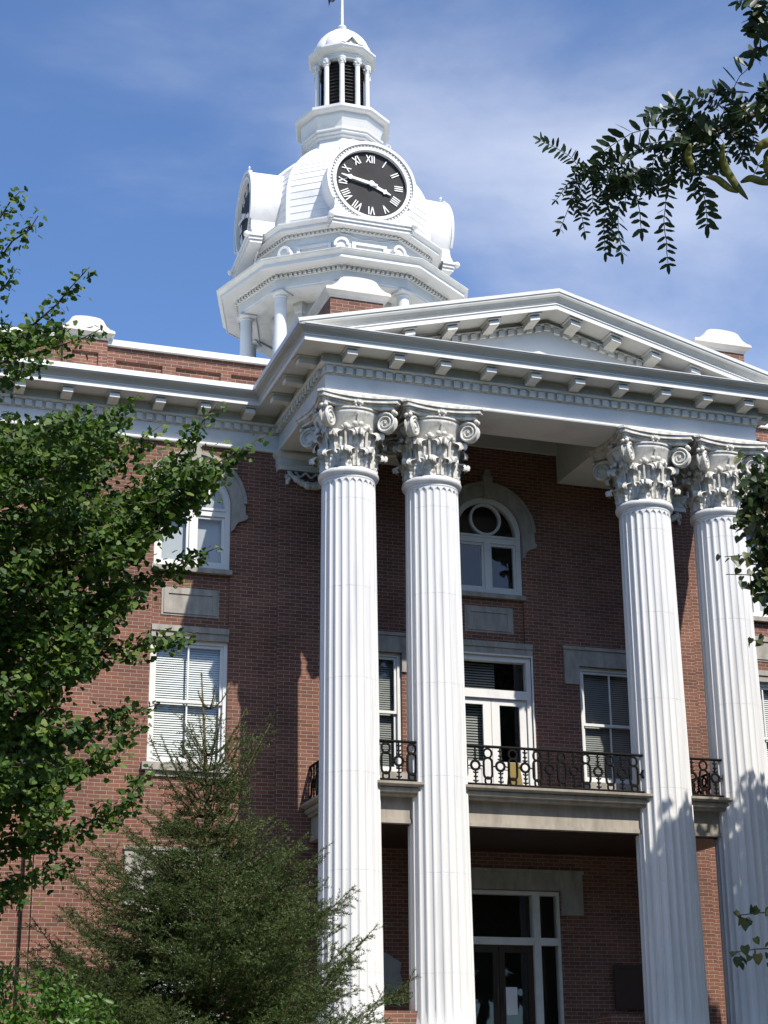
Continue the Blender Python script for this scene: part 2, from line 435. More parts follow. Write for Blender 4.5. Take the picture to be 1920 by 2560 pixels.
for x0, x1 in ((-8.5, XL-.1), (XR+.1, XR+4)):
    for x, y in along((x0, -.03), (x1, -.03), .18): d.box(x-.058, x+.058, y-.085, y-.02, 11.972, 12.078)
d.build('dentil_course', 'trim', ch)
def modillion(x, y, ang=0, zs=12.28, par=None, fx=None, name='modillion'):
    h, w, l = .118, .185, .43; kk = MB()
    prof = [(0, 0), (l-.06, 0), (l-.02, -.015), (l, -.04), (l, -h+.012), (l-.02, -h), (.2, -h), (.03, -h-.03), (0, -h-.03)]
    kk.prism([(a, zs+b_) for a, b_ in prof], -w/2, w/2)   # local: x outward
    kk.box(-.01, l+.035, -w/2-.03, w/2+.03, zs, zs+.028)
    for i in range(len(kk.v)):
        a, y_, z = kk.v[i]; c_, s_ = math.cos(ang), math.sin(ang)
        kk.v[i] = (x+a*c_-y_*s_, y+a*s_+y_*c_, z)
    if fx: kk.v = [(a, y_, z+fx(a)) for a, y_, z in kk.v]
    return kk.build(name, 'trim', par or ch)
FRONT, LEFT, RIGHT = R(-90), R(180), R(0)
for i in range(10): modillion(-.23+.8475*i, YF, FRONT)
for y in (-2.80, -1.95, -1.10): modillion(XL, y, LEFT); modillion(XR, y, RIGHT)
for i in range(6): modillion(-1.25-.835*i, -.03, FRONT); modillion(W+1.25+.835*i, -.03, FRONT)
c = MB()
c.sweep([(-.1, 12.305), (.49, 12.305), (.49, 12.292), (.513, 12.292), (.513, 12.385), (.535, 12.39), (.535, 12.405), (-.1, 12.405)], fp)
c.build('corona', 'white', ch)
g = MB()
cy = [(-.1, 12.405), (.54, 12.405), (.545, 12.42), (.555, 12.44), (.585, 12.465), (.625, 12.485), (.645, 12.51), (.648, 12.53), (-.1, 12.53)]
g.sweep(cy, fp)
g.build('cymatium', 'gutter', ch)
lip = [(.52, 12.53), (.66, 12.53), (.66, 12.63), (.52, 12.642)]
l = MB(); l.sweep(lip, [(-15, -.03), (XL, -.03), (XL, YF-.62)]); l.sweep(lip, [(XR, YF-.62), (XR, -.03), (22, -.03)])
wf = [(-.03, 12.535), (.53, 12.535), (.53, 12.634), (-.03, 12.66)]
l.sweep(wf, [(-15, -.03), (XL-.60, -.03)]); l.sweep(wf, [(XR+.60, -.03), (22, -.03)])
l.sweep([(.56, 12.531), (.66, 12.531), (.662, 12.546), (.56, 12.555)], [(XL-.55, YF), (XR+.55, YF)])
l.build('cornice_flashing', 'white', ch)
MB().box(XL-.3, XR+.3, YF-.3, .3, 12.56, 12.59).box(-14.9, 21.9, .35, 18, 12.60, 12.70).build('ceiling', 'trim', ch)

# ---- pediment
ZL0, SL = 13.88, .2625
def zl(x): return ZL0-SL*abs(x-XC)
xa, xb = XL-.656, XR+.656
pts = [(x_, zl(x_)) for x_ in [xa+.12*i for i in range(15)]+[XC]+[xb-.12*i for i in range(15)][::-1]]
ped = MB().prism([(XL+.05, 12.56), (XR-.05, 12.56), (XC, 13.50)], YF-.012, YF+.3).build('pediment', 'white', ch)
MB().rsweep([(-.1, -.062), (.648, -.062), (.652, 0), (-.1, .02)], YF, pts).build('rake_flashing', 'white', ped)
MB().rsweep([(-.1, -.22), (.54, -.22), (.545, -.205), (.565, -.175), (.61, -.135), (.628, -.10), (.634, -.063), (-.1, -.063)], YF, pts, 12.532).build('rake_cymatium', 'trim', ped)
MB().rsweep([(-.1, -.335), (.49, -.335), (.49, -.347), (.513, -.347), (.513, -.265), (.53, -.255), (.53, -.221), (-.1, -.221)], YF, pts, 12.532).build('rake_corona', 'white', ped)
pin = [(x_, zl(x_)) for x_ in [xa+.7+.12*i for i in range(16)]+[XC]+[xb-.7-.12*i for i in range(16)][::-1]]
rd = MB(); rd.rsweep([(-.1, -.455), (.03, -.455), (.085, -.44), (.085, -.42), (.03, -.41), (.03, -.336), (-.1, -.336)], YF, pin, 12.534)
rd.rsweep([(-.1, -.575), (.02, -.575), (.02, -.456), (-.1, -.456)], YF, pin, 12.534)
n_ = 21
for i in range(-n_, n_+1):
    x = XC+i*.18
    for_z = zl(x)
    st = len(rd.v); rd.box(x-.056, x+.056, YF-.082, YF-.02, for_z-.565, for_z-.462)
    for q in range(st, len(rd.v)): a, y_, z = rd.v[q]; rd.v[q] = (a, y_, z + (zl(a)-zl(x) if abs(i) > 0 else 0))
rd.build('rake_dentil', 'trim', ped)
for i in (-4, -3, -2, -1, 1, 2, 3, 4):
    x = XC+(abs(i)-.5)*.79*(1 if i > 0 else -1)
    modillion(x, YF, FRONT, zs=zl(x)-.368, par=ped, fx=lambda a, x=x: zl(a)-zl(x), name='rake_modillion')
rf = MB()
for s_ in (-1, 1):
    xe = XC+s_*(XC-XL+.6)
    pl = [(XC, ZL0-.01), (XC, ZL0-.06), (xe, zl(xe)-.06), (xe, zl(xe)-.01)]
    if s_ < 0: pl = pl[::-1]
    rf.prism(pl, YF+.05, 3.2)
rf.build('portico_roof', 'roof', ped)

# ---- giant order columns
def shaft_profile():
    prof = []; zz = [1.20, 1.24, 1.30]
    z = 1.30
    joints = [2.05+1.55*i for i in range(6)]
    st = []
    z = 1.5
    while z < 9.9:
        if all(abs(z-j) > .06 for j in joints): st.append(z)
        z += .42
    for j in joints: st += [j-.04, j-.012, j-.0045, j, j+.0045, j+.012, j+.04]
    zz += sorted(st) + [10.02, 10.035, 10.05, 10.065, 10.08, 10.095, 10.11, 10.125, 10.135, 10.155, 10.17]
    for z in zz:
        t = (z-1.2)/9.0; r = .525-.062*t-.012*(t*t-t)*-1*0
        if any(abs(z-j) < .002 for j in joints): r -= .0045
        if z < 1.3: r += .02*(1.3-z)/.1
        prof.append((r, z))
    return prof
def flute(a, z):
    t = (a*24/(2*math.pi)) % 1.0
    u = abs(t-.5)*2                       # 1 at the arris, 0 mid flute
    if u > .80: dd = 0
    else: dd = .052*math.sqrt(max(0, 1-(u/.80)**2))
    # rounded ends of the flutes
    top = 10.135-.10*(1-math.sqrt(max(0, 1-min(1, u/.8)**2)))
    if z > top: dd = 0
    if z < 1.32: dd = 0
    return 1-dd
def make_column():
    s = MB(); s.lathe(shaft_profile(), 0, -D, 24*14, 0, flute)
    sh = s.build('portico_column', 'shaft', ch, True, (0, -D, FLOOR), 30)
    bs_ = MB()
    bs_.box(-.72, .72, -D-.72, -D+.72, FLOOR, FLOOR+.12)
    bs_.lathe([(.66, FLOOR+.12), (.70, FLOOR+.16), (.70, FLOOR+.20), (.66, FLOOR+.235), (.6, FLOOR+.24), (.58, FLOOR+.27), (.61, FLOOR+.285), (.62, FLOOR+.31), (.6, FLOOR+.345), (.54, FLOOR+.36)], 0, -D, 48)
    bs_.build('column_base', 'shaft', sh)
    a = MB(); a.lathe([(.45, 10.17), (.468, 10.175), (.475, 10.205), (.47, 10.215), (.49, 10.225), (.515, 10.25), (.525, 10.285), (.518, 10.32), (.495, 10.345), (.45, 10.352)], 0, -D, 64)
    a.build('astragal', 'shaft', sh, True, None, 50)
    cp = MB()
    # bell
    cp.lathe([(.435, 10.35), (.43, 10.6), (.44, 10.85), (.475, 11.05), (.53, 11.2), (.585, 11.3), (.60, 11.33), (.585, 11.36), (.62, 11.375), (.62, 11.40), (.56, 11.41)], 0, -D, 48)
    # acanthus leaves
    def leaf(ang, z0, h, r0, w, rho):
        ns, nt_ = 22, 12; vs = []; fs = []
        for i in range(ns+1):
            s_ = i/ns
            if s_ < .66: zz = z0+h*s_/.66; rr = r0+.012+.02*s_+.10*max(0, s_-.30)**1.3
            else:
                q = (s_-.66)/.34*R(215); rr = r0+.012+.0132+.10*.36**1.3+rho*(1-math.cos(q)); zz = z0+h+rho*math.sin(q)
            wid = w*(.66+.42*math.sin(min(1, s_*1.05)*math.pi*.66))*(1-.42*max(0, (s_-.66)/.34)**1.6)
            lob = 1+.16*math.cos(s_*math.pi*2*5)
            for j in range(nt_+1):
                t = j/nt_*2-1; at = abs(t)
                ed = wid*t*(lob if at > .55 else 1)
                dr = -.055*at**2+.020*math.cos(t*math.pi*4.0)*(1-.25*s_)+(.020 if at < .1 else 0)+.008*math.sin(s_*30+at*6)
                if s_ > .75: dr += .016*math.cos(t*math.pi*5)*(s_-.75)*4; 
                aa = ang+ed/max(rr, .42)
                vs.append(((rr+dr)*math.cos(aa), -D+(rr+dr)*math.sin(aa), zz-.045*at**1.5*(s_ if s_ > .5 else 0)-(.012*math.cos(t*math.pi*6) if i == ns else 0)))
        for i in range(ns):
            for j in range(nt_): q = i*(nt_+1)+j; fs.append((q, q+1, q+nt_+2, q+nt_+1))
        cp.add(vs, fs)
    for q in range(8): leaf(R(22.5+45*q), 10.36, .27, .45, .175, .068)
    for q in range(8): leaf(R(45*q), 10.38, .56, .445, .170, .082)
    # stalks, buds and small scrolls over the leaves
    for q in range(8):
        a0 = R(22.5+45*q)
        pp = [((.46+.03*t)*math.cos(a0), -D+(.46+.03*t)*math.sin(a0), 10.6+.42*t) for t in (0, .33, .66, 1)]
        cp.tube(pp, [.022, .02, .025, .034], 6); p = pp[-1]
        for dz, rr, sc in ((.03, .055, 1), (.0, .035, 1)):
            for da in (-.09, .09, 0): cp.ball(((.52)*math.cos(a0+da), -D+.52*math.sin(a0+da), p[2]+dz+(.03 if da == 0 else 0)), rr*(.8 if da else 1), 7, 5)
    for q in range(4):
        a0 = R(90*q)
        pp = [((.48+.11*t)*math.cos(a0), -D+(.48+.11*t)*math.sin(a0), 10.98+.30*t) for t in (0, .5, 1)]
        cp.tube(pp, [.02, .018, .02], 6)
        for da in (-.1, .1): cp.ball((.56*math.cos(a0+da), -D+.56*math.sin(a0+da), 11.1), .05, 7, 5)
        # flower on the abacus
        cx_, cy_ = .60*math.cos(a0), -D+.60*math.sin(a0)
        for t in range(6): cp.ball((cx_-math.sin(a0)*.06*math.cos(t), cy_+math.cos(a0)*.06*math.cos(t), 11.47+.06*math.sin(t*1.05)), .035, 6, 4)
        cp.ball((cx_+.03*math.cos(a0), cy_+.03*math.sin(a0), 11.47), .045, 8, 5)
    # abacus with hollow sides
    def abac(z0, z1, hs, dep, tip):
        pl = []
        for q in range(4):
            for i in range(9):
                t = i/8*2-1; off = hs-dep*(1-t*t)
                x_, y_ = t*(hs-tip), -off
                a_ = q*math.pi/2
                pl.append((x_*math.cos(a_)-y_*math.sin(a_), -D+x_*math.sin(a_)+y_*math.cos(a_)))
        n = len(pl)
        cp.add([(x_, y_, z0) for x_, y_ in pl]+[(x_, y_, z1) for x_, y_ in pl],
               [tuple(range(n-1, -1, -1)), tuple(range(n, 2*n))]+[(i, (i+1) % n, (i+1) % n+n, i+n) for i in range(n)])
    abac(11.405, 11.465, .66, .125, .05); abac(11.465, 11.49, .69, .12, .06); abac(11.49, 11.555, .735, .115, .07); abac(11.555, 11.598, .76, .11, .07)
    # corner volutes
    for q in range(4):
        a0 = R(45+90*q); dx, dy = math.cos(a0), math.sin(a0); nx, ny = -dy, dx
        c0 = (.745, 11.165)
        def P(rr, zz, off): return (rr*dx+off*nx, -D+rr*dy+off*ny, zz)
        r0 = .155; n = 20
        ring = [(c0[0]+r0*math.cos(2*math.pi*i/n), c0[1]+r0*math.sin(2*math.pi*i/n)) for i in range(n)]
        cp.add([P(x_, z_, -.05) for x_, z_ in ring]+[P(x_, z_, .05) for x_, z_ in ring],
               [tuple(range(n)), tuple(range(2*n-1, n-1, -1))]+[(i, i+n, (i+1) % n+n, (i+1) % n) for i in range(n)])
        for off in (-.055, .055):
            pp = []; rad = []
            for i in range(46):
                th = R(100)-i*R(720+120)/45; rr = .165*(1-i/45)**.8+.012
                pp.append(P(c0[0]+rr*math.cos(th), c0[1]+rr*math.sin(th), off)); rad.append(.026*(1-.55*i/45))
            cp.tube(pp, rad, 6)
            cp.ball(P(c0[0], c0[1], off), .03, 8, 5)
        # band that rises out of the bell into the volute, under the abacus horn
        pp = [P(x_, z_, 0) for x_, z_ in ((.50, 11.22), (.56, 11.31), (.64, 11.355), (.73, 11.35))]
        cp.tube(pp, [.04, .05, .06, .065], 8)
        for off in (-.04, .04): cp.ball(P(.90, 11.345, off), .045, 7, 5)
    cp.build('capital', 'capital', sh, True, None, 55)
    return sh
col0 = make_column()
for x in COLX[1:]: dup(col0, ch, (x-ch.location.x, col0.location.y, col0.location.z))

# ---- pilaster capitals with garlands
for x in (0, W):
    pc = MB(); pa = [(x-.60, 0), (x-.60, -.13), (x+.60, -.13), (x+.60, 0)]
    pc.sweep([(-.05, 11.25), (.03, 11.25), (.03, 11.33), (.055, 11.345), (.055, 11.36), (.04, 11.37), (.04, 11.47), (.075, 11.50), (.10, 11.545), (.10, 11.598), (-.05, 11.598)], pa)
    for i in range(22): xx = x-.58+1.16*i/21; pc.box(xx-.012, xx+.012, -.175, -.165, 11.375, 11.465)
    o = pc.build('pilaster_capital', 'trim', ch)
    gl = MB()
    for i in range(40):
        t = i/39*2-1; zz = 11.16-.20*(1-t*t); rr = .045+.025*(1-t*t)
        gl.ball((x+t*.40+random.uniform(-.012, .012), -.17-rr*.35, zz+random.uniform(-.012, .012)), rr*random.uniform(.8, 1.15), 6, 4)
    for sgn in (-1, 1):
        for i in range(26):
            t = i/25; gl.ball((x+sgn*(.45+random.uniform(-.05, .05)*(1.2-t)), -.165, 11.21-.22*t), random.uniform(.02, .042), 5, 4)
    for i in range(24):
        t = i/23*2-1; gl.ball((x+t*.3, -.165, 11.17-.04*math.cos(t*9)), .026, 5, 4)
    gl.build('garland', 'capital', o)

# ---- windows
def sash_window(c, w, z0, z1, blind='blind', y=.05):
    x0, x1 = c-w/2, c+w/2; f = .07
    fr = MB()
    fr.box(x0, x0+f, y, y+.14, z0, z1); fr.box(x1-f, x1, y, y+.14, z0, z1); fr.box(x0+f, x1-f, y, y+.14, z1-f, z1); fr.box(x0+f, x1-f, y, y+.14, z0, z0+f)
    w_ = fr.build('sash_window', 'white', ch)
    zm = (z0+z1)/2-.0; s = .05
    for nm, a, b_, yy in (('upper_sash', zm-.02, z1-f, y+.03), ('lower_sash', z0+f, zm+.03, y+.07)):
        q = MB(); xi0, xi1 = x0+f, x1-f; t = yy+.038
        q.box(xi0, xi0+s, yy, t, a, b_); q.box(xi1-s, xi1, yy, t, a, b_); q.box(xi0+s, xi1-s, yy, t, b_-s, b_); q.box(xi0+s, xi1-s, yy, t, a, a+s)
        q.box(c-.014, c+.014, yy+.003, t-.003, a+s, b_-s)
        q.build(nm, 'white', w_)
        for g0, g1 in ((xi0+s, c-.014), (c+.014, xi1-s)):
            MB().sheet(g0, g1, yy+.018, a+s, b_-s).build('pane', 'glass', w_)
    if blind:
        bl = MB(); zz = z0+f+.02
        while zz < z1-f:
            bl.add([(x0+f, y+.155, zz), (x1-f, y+.155, zz), (x1-f, y+.172, zz+.036), (x0+f, y+.172, zz+.036)], [(0, 1, 2, 3)]); zz += .041
        bl.build('blind', blind, w_)
    return w_
def arch_window(c, y=.04, shade=None, key=True):
    zs = 10.49; fr = MB(); f = .10
    fr.box(c-.695, c-.695+f, y, y+.14, 9.25, zs); fr.box(c+.695-f, c+.695, y, y+.14, 9.25, zs)
    fr.box(c-.595, c+.595, y, y+.14, 9.25, 9.25+f)
    fr.box(c-.595, c+.595, y, y+.14, 10.27, 10.42); fr.box(c-.595, c+.595, y-.02, y, 10.375, 10.42)
    fr.box(c-.055, c+.055, y, y+.13, 9.35, 10.27)
    fr.ringpoly(arc(c, zs, .697, 0, 180, 32), arc(c, zs, .59, 0, 180, 32), y, y+.14)
    fr.ringpoly(arc(c, 10.755, .325, 0, 360, 40), arc(c, 10.755, .275, 0, 360, 40), y+.03, y+.11)
    w_ = fr.build('arched_window', 'white', ch)
    for sg in (-1, 1):
        a, b_ = (c-.595, c-.055) if sg < 0 else (c+.055, c+.595); q = MB(); s = .05
        q.box(a, a+s, y+.03, y+.09, 9.35, 10.27); q.box(b_-s, b_, y+.03, y+.09, 9.35, 10.27); q.box(a+s, b_-s, y+.03, y+.09, 9.35, 9.35+s); q.box(a+s, b_-s, y+.03, y+.09, 10.27-s, 10.27)
        q.build('casement', 'white', w_)
        MB().sheet(a+s, b_-s, y+.055, 9.35+s, 10.27-s).build('pane', 'glass', w_)
    lp_ = [(c-.59, 10.42), (c+.59, 10.42)]+arc(c, zs, .592, 0, 180, 24)
    MB().add([(a_, y+.064, b_) for a_, b_ in lp_], [tuple(range(len(lp_)))]).build('lunette_pane', 'glass', w_)
    if shade:
        MB().box(c-.6, c+.6, y+.16, y+.165, 9.3, 11.09).build('roller_shade', shade, w_)
    hd = MB()
    out = [(.705, 9.99), (.745, 10.02), (.775, 10.10), (.83, 10.17), (.95, 10.215), (1.0, 10.25), (1.0, 10.295), (.955, 10.33), (.95, zs)]
    inn = [(.699, 9.985), (.699, 10.02), (.699, 10.08), (.699, 10.15), (.699, 10.2), (.699, 10.24), (.699, 10.28), (.699, 10.33), (.699, zs)]
    ao, ai = arc(0, zs, .95, 0, 180, 30), arc(0, zs, .699, 0, 180, 30)
    OO = out[:-1]+ao+[(-x_, z_) for x_, z_ in out[:-1][::-1]]; II = inn[:-1]+ai+[(-x_, z_) for x_, z_ in inn[:-1][::-1]]
    hd.ringpoly([(c+x_, z_) for x_, z_ in OO], [(c+x_, z_) for x_, z_ in II], -.07, .02)
    ao2, ai2 = arc(c, zs, .975, 2, 178, 30), arc(c, zs, .905, 2, 178, 30)
    hd.ringpoly(ao2, ai2, -.10, -.068)
    hd.prism([(c-.075, 11.15), (c+.075, 11.15), (c+.10, 11.57), (c-.10, 11.57)], -.13, .0)
    if key: hd.prism([(c-.085, 11.571), (c+.085, 11.571), (c+.05, 11.72), (c-.05, 11.72)], -.10, .0)
    hd.build('stone_hood', 'stone', w_)
    MB().box(c-.73, c+.73, -.05, .05, 9.16, 9.247).build('sill', 'stone', w_)
    return w_
def stone_panel(c, w, z0, z1, y):
    p = MB().box(c-w/2, c+w/2, y-.012, y+.03, z0, z1)
    p.ringpoly([(c-w/2+.04, z0+.04), (c+w/2-.04, z0+.04), (c+w/2-.04, z1-.04), (c-w/2+.04, z1-.04), (c-w/2+.04, z0+.04)],
               [(c-w/2+.12, z0+.12), (c+w/2-.12, z0+.12), (c+w/2-.12, z1-.12), (c-w/2+.12, z1-.12), (c-w/2+.12, z0+.12)], y-.03, y-.011)
    return p.build('stone_panel', 'stone', ch)
def lintel(c, w, z0, z1, par, y=0):
    q = MB().box(c-w/2, c+w/2, y-.03, y+.05, z0, z0+(z1-z0)*.52); q.box(c-w/2, c+w/2, y-.055, y+.05, z0+(z1-z0)*.52+.001, z1)
    q.build('lintel', 'stone', par)
def eared_lintel(c, w, ext, z0, z1, ear, par):
    x0, x1 = c-w/2-ext, c+w/2+ext
    pl = [(x0, ear), (c-w/2, ear), (c-w/2, z0), (c+w/2, z0), (c+w/2, ear), (x1, ear), (x1, z1), (x0, z1)]
    q = MB().prism(pl, -.035, .02); q.box(x0-.02, x1+.02, -.06, -.034, z1-.06, z1); q.build('lintel', 'stone', par)
for c in bays:
    arch_window(c, .05, 'shade', False)
    stone_panel(c, 1.04, 8.35, 8.87, .055)
    w_ = sash_window(c, 1.386, 5.70, 7.92, 'blind')
    lintel(c, 1.386, 7.922, 8.145, w_)
    s = MB().box(c-.79, c+.79, -.10, .06, 5.565, 5.698); s.box(c-.70, c+.70, -.04, .0, 5.47, 5.564)
    for sx in (-.66, .66): s.box(c+sx-.06, c+sx+.06, -.08, 0, 5.44, 5.563)
    s.build('sill', 'stone', w_)
    w2 = sash_window(c, 1.386, 1.0, 3.75, 'blind'); eared_lintel(c, 1.39, .32, 3.75, 4.27, 3.3, w2)
    MB().box(c-.79, c+.79, -.10, .06, .87, .998).build('sill', 'stone', w2)
arch_window(CX, .04, None)
stone_panel(CX, .98, 8.49, 9.0, .055)
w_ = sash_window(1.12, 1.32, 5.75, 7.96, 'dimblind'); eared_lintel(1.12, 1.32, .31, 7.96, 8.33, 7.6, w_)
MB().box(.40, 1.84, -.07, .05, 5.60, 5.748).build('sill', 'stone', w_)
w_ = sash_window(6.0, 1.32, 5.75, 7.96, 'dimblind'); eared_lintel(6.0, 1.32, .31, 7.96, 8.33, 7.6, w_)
MB().box(5.28, 6.72, -.07, .05, 5.60, 5.748).build('sill', 'stone', w_)
for c in (-8.2, -12.0, W+8.2, W+12.0):
    sash_window(c, 1.386, 5.70, 7.92, 'blind'); sash_window(c, 1.386, 9.25, 10.9, 'blind'); sash_window(c, 1.386, 1.0, 3.75, 'blind')

# ---- balcony door
y = .04
fr = MB()
for sx in (-1, 1): 
    a, b_ = sorted((CX+sx*.80, CX+sx*.71)); fr.box(a, b_, y-.01, y+.14, 5.1, 8.05)
    a, b_ = sorted((CX+sx*.83, CX+sx*.80)); fr.box(a, b_, -.02, 0.02, 5.1, 8.075)
fr.box(CX-.71, CX+.71, y-.01, y+.14, 7.95, 8.05); fr.box(CX-.71, CX+.71, y-.01, y+.14, 7.24, 7.40); fr.box(CX-.83, CX+.83, -.03, y-.01, 8.05, 8.075)
dr = fr.build('balcony_door', 'white', ch)
lintel(CX, 1.66, 8.077, 8.30, dr)
MB().sheet(CX-.71, CX+.71, y+.06, 7.40, 7.95).build('transom_pane', 'glass', dr)
for sx in (-1, 1):
    a, b_ = sorted((CX+sx*.005, CX+sx*.705)); ga, gb = sorted((CX+sx*.165, CX+sx*.565)); q = MB(); t0, t1 = y+.04, y+.09
    q.box(a, ga, t0, t1, 5.1, 7.235); q.box(gb, b_, t0, t1, 5.1, 7.235); q.box(ga, gb, t0, t1, 7.12, 7.235); q.box(ga, gb, t0, t1, 5.1, 6.06)
    q.ringpoly([(ga+.02, 5.3), (gb-.02, 5.3), (gb-.02, 5.96), (ga+.02, 5.96), (ga+.02, 5.3)], [(ga+.06, 5.34), (gb-.06, 5.34), (gb-.06, 5.92), (ga+.06, 5.92), (ga+.06, 5.34)], t0-.012, t0)
    q.build('door_leaf', 'white', dr)
    MB().sheet(ga, gb, t0+.02, 6.06, 7.12).build('pane', 'glass', dr)
bl = MB()
zz = 6.0
while zz < 7.9: bl.add([(CX-.66, y+.2, zz), (CX+.15, y+.2, zz), (CX+.15, y+.21, zz+.03), (CX-.66, y+.21, zz+.03)], [(0, 1, 2, 3)]); zz += .05
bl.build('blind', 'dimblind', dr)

# ---- ground floor entrance
y = .05
fr = MB()
x0, x1 = CX-1.19, CX+1.19
fr.box(x0, x0+.05, y, y+.15, FLOOR, 3.735); fr.box(x1-.05, x1, y, y+.15, FLOOR, 3.735); fr.box(x0+.05, x1-.05, y, y+.15, 3.665, 3.735)
for sx in (-1, 1): a, b_ = sorted((CX+sx*.665, CX+sx*.80)); fr.box(a, b_, y-.01, y+.15, FLOOR, 3.665)
fr.box(x0+.05, x1-.05, y-.012, y+.13, 2.79, 2.92)
en = fr.build('entrance_door', 'trim', ch)
eared_lintel(CX, 2.40, .43, 3.745, 4.11, 3.32, en)
for a, b_ in ((x0+.05, CX-.80), (CX-.665, CX+.665), (CX+.80, x1-.05)):
    MB().sheet(a, b_, y+.06, 2.92, 3.665).build('transom_pane', 'glass', en)
for a, b_ in ((x0+.05, CX-.80), (CX+.80, x1-.05)): MB().sheet(a, b_, y+.06, FLOOR+.3, 2.79).build('side_pane', 'glass', en); 
MB().box(x0+.05, CX-.80, y+.03, y+.1, FLOOR, FLOOR+.3).box(CX+.80, x1-.05, y+.03, y+.1, FLOOR, FLOOR+.3).build('kick_panel', 'trim', en)
for sx in (-1, 1):
    a, b_ = sorted((CX+sx*.004, CX+sx*.66)); q = MB(); t0, t1 = y+.05, y+.10
    q.box(a, a+.11, t0, t1, FLOOR, 2.785); q.box(b_-.11, b_, t0, t1, FLOOR, 2.785); q.box(a+.11, b_-.11, t0, t1, 2.66, 2.785); q.box(a+.11, b_-.11, t0, t1, FLOOR, 1.2)
    lf = q.build('door_leaf', 'wood', en); MB().sheet(a+.11, b_-.11, t0+.02, 1.2, 2.66).build('pane', 'glass', en)
    MB().tube([(CX+sx*.06, t0-.05, 1.75), (CX+sx*.06, t0-.06, 1.9), (CX+sx*.06, t0-.05, 2.05)], .014, 8).build('handle', 'bronze', lf)
nt_ = MB().box(3.655, 3.885, y+.052, y+.056, 1.60, 2.07).build('notice', 'paper', None)
tag(nt_, 'white paper notice taped inside the dark glass of the ground floor door', 'notice')

# ---- balcony
b = MB(); bx0, bx1, by = .03, W-.03, -2.60; bf = -2.50
b.box(bx0, bx1, bf, -.001, 4.49, 4.841); b.box(bx0-.022, bx1+.022, bf-.022, -.002, 4.425, 4.489)
b.sweep([(-.3, 4.842), (.05, 4.842), (.06, 4.86), (.06, 4.885), (.11, 4.90), (.125, 4.93), (.12, 4.965), (.10, 4.98), (.15, 4.99), (.20, 5.015), (.205, 5.055), (-.3, 5.06)], [(bx0, 0), (bx0, by), (bx1, by), (bx1, 0)])
b.box(bx0+.29, bx1-.29, by+.29, -.003, 4.845, 5.055)
bal = b.build('balcony', 'beam', ch)
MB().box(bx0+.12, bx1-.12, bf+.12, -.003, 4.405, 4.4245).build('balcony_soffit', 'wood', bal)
MB().box(bx0-.1, bx1+.1, by-.1, -.14, 5.062, 5.07).build('balcony_floor', 'porch', bal)
rl = MB()
def rail_run(p, q):
    """cast iron run: top rail, bottom rail and a repeating pattern of loops, rings and spears"""
    P0 = Vector((*p, 0)); Q = Vector((*q, 0)); L = (Q-P0).length; u = (Q-P0)/L
    def pt(s_, z): v = P0+u*s_; return (v.x, v.y, z)
    rl.tube([pt(0, 5.735), pt(L, 5.735)], .024, 8); rl.tube([pt(0, 5.105), pt(L, 5.105)], .02, 6)
    n = max(1, int(round(L/.46))); w = L/n
    for i in range(n):
        s0 = i*w
        def loop(cx, z0, z1, rx, rad=.0215):
            zz0, zz1 = z0+rx, z1-rx; pp = []
            for t in range(0, 181, 20): pp.append(pt(cx+rx*math.cos(R(t)), max(zz1, zz0)+rx*math.sin(R(t))))
            for t in range(180, 361, 20): pp.append(pt(cx+rx*math.cos(R(t)), min(zz0, zz1)+rx*math.sin(R(t))))
            pp.append(pp[0]); rl.tube(pp, rad, 5)
        a = s0+w*.25
        loop(a, 5.20, 5.55, .075); loop(a, 5.545, 5.70, .07, .019); loop(a, 5.115, 5.21, .055, .018)
        c_ = s0+w*.75
        for rr, z_ in ((.075, 5.415),): loop(c_, z_-rr, z_+rr, rr, .023)
        rl.tube([pt(c_, 5.49), pt(c_, 5.73)], .016, 5); rl.tube([pt(c_, 5.11), pt(c_, 5.34)], .016, 5)
        for z_, hw in ((5.66, .04), (5.58, .035), (5.52, .045), (5.29, .045), (5.22, .035), (5.15, .045)):
            rl.tube([pt(c_-hw, z_+.012), pt(c_, z_-.008), pt(c_+hw, z_+.012)], .014, 5)
        for sg in (-1, 1): rl.tube([pt(c_+sg*.075, 5.415), pt(a+w*(.0 if sg < 0 else 1)+(.075 if sg < 0 else -.075), 5.40)], .012, 5)
rail_run((bx0-.02, -2.63), (bx1+.02, -2.63)); rail_run((bx0-.02, -.05), (bx0-.02, -2.63)); rail_run((bx1+.02, -2.63), (bx1+.02, -.05))
for x, y_ in ((bx0-.02, -.06), (bx1+.02, -.06)): rl.box(x-.03, x+.03, y_-.03, y_+.03, 5.06, 5.76)
rl.build('railing', 'iron', bal)
ob = MB()
ob.add([(3.42, -1.0, 5.06), (3.72, -1.0, 5.06), (3.66, -.9, 5.85), (3.48, -.9, 5.85), (3.42, -.74, 5.06), (3.72, -.74, 5.06), (3.66, -.84, 5.85), (3.48, -.84, 5.85)],
       [(0, 1, 2, 3), (5, 4, 7, 6), (3, 2, 6, 7)])
o = ob.build('caution_board', 'ochre'); tag(o, 'ochre yellow folding floor board standing on the balcony behind the black railing', 'caution board')

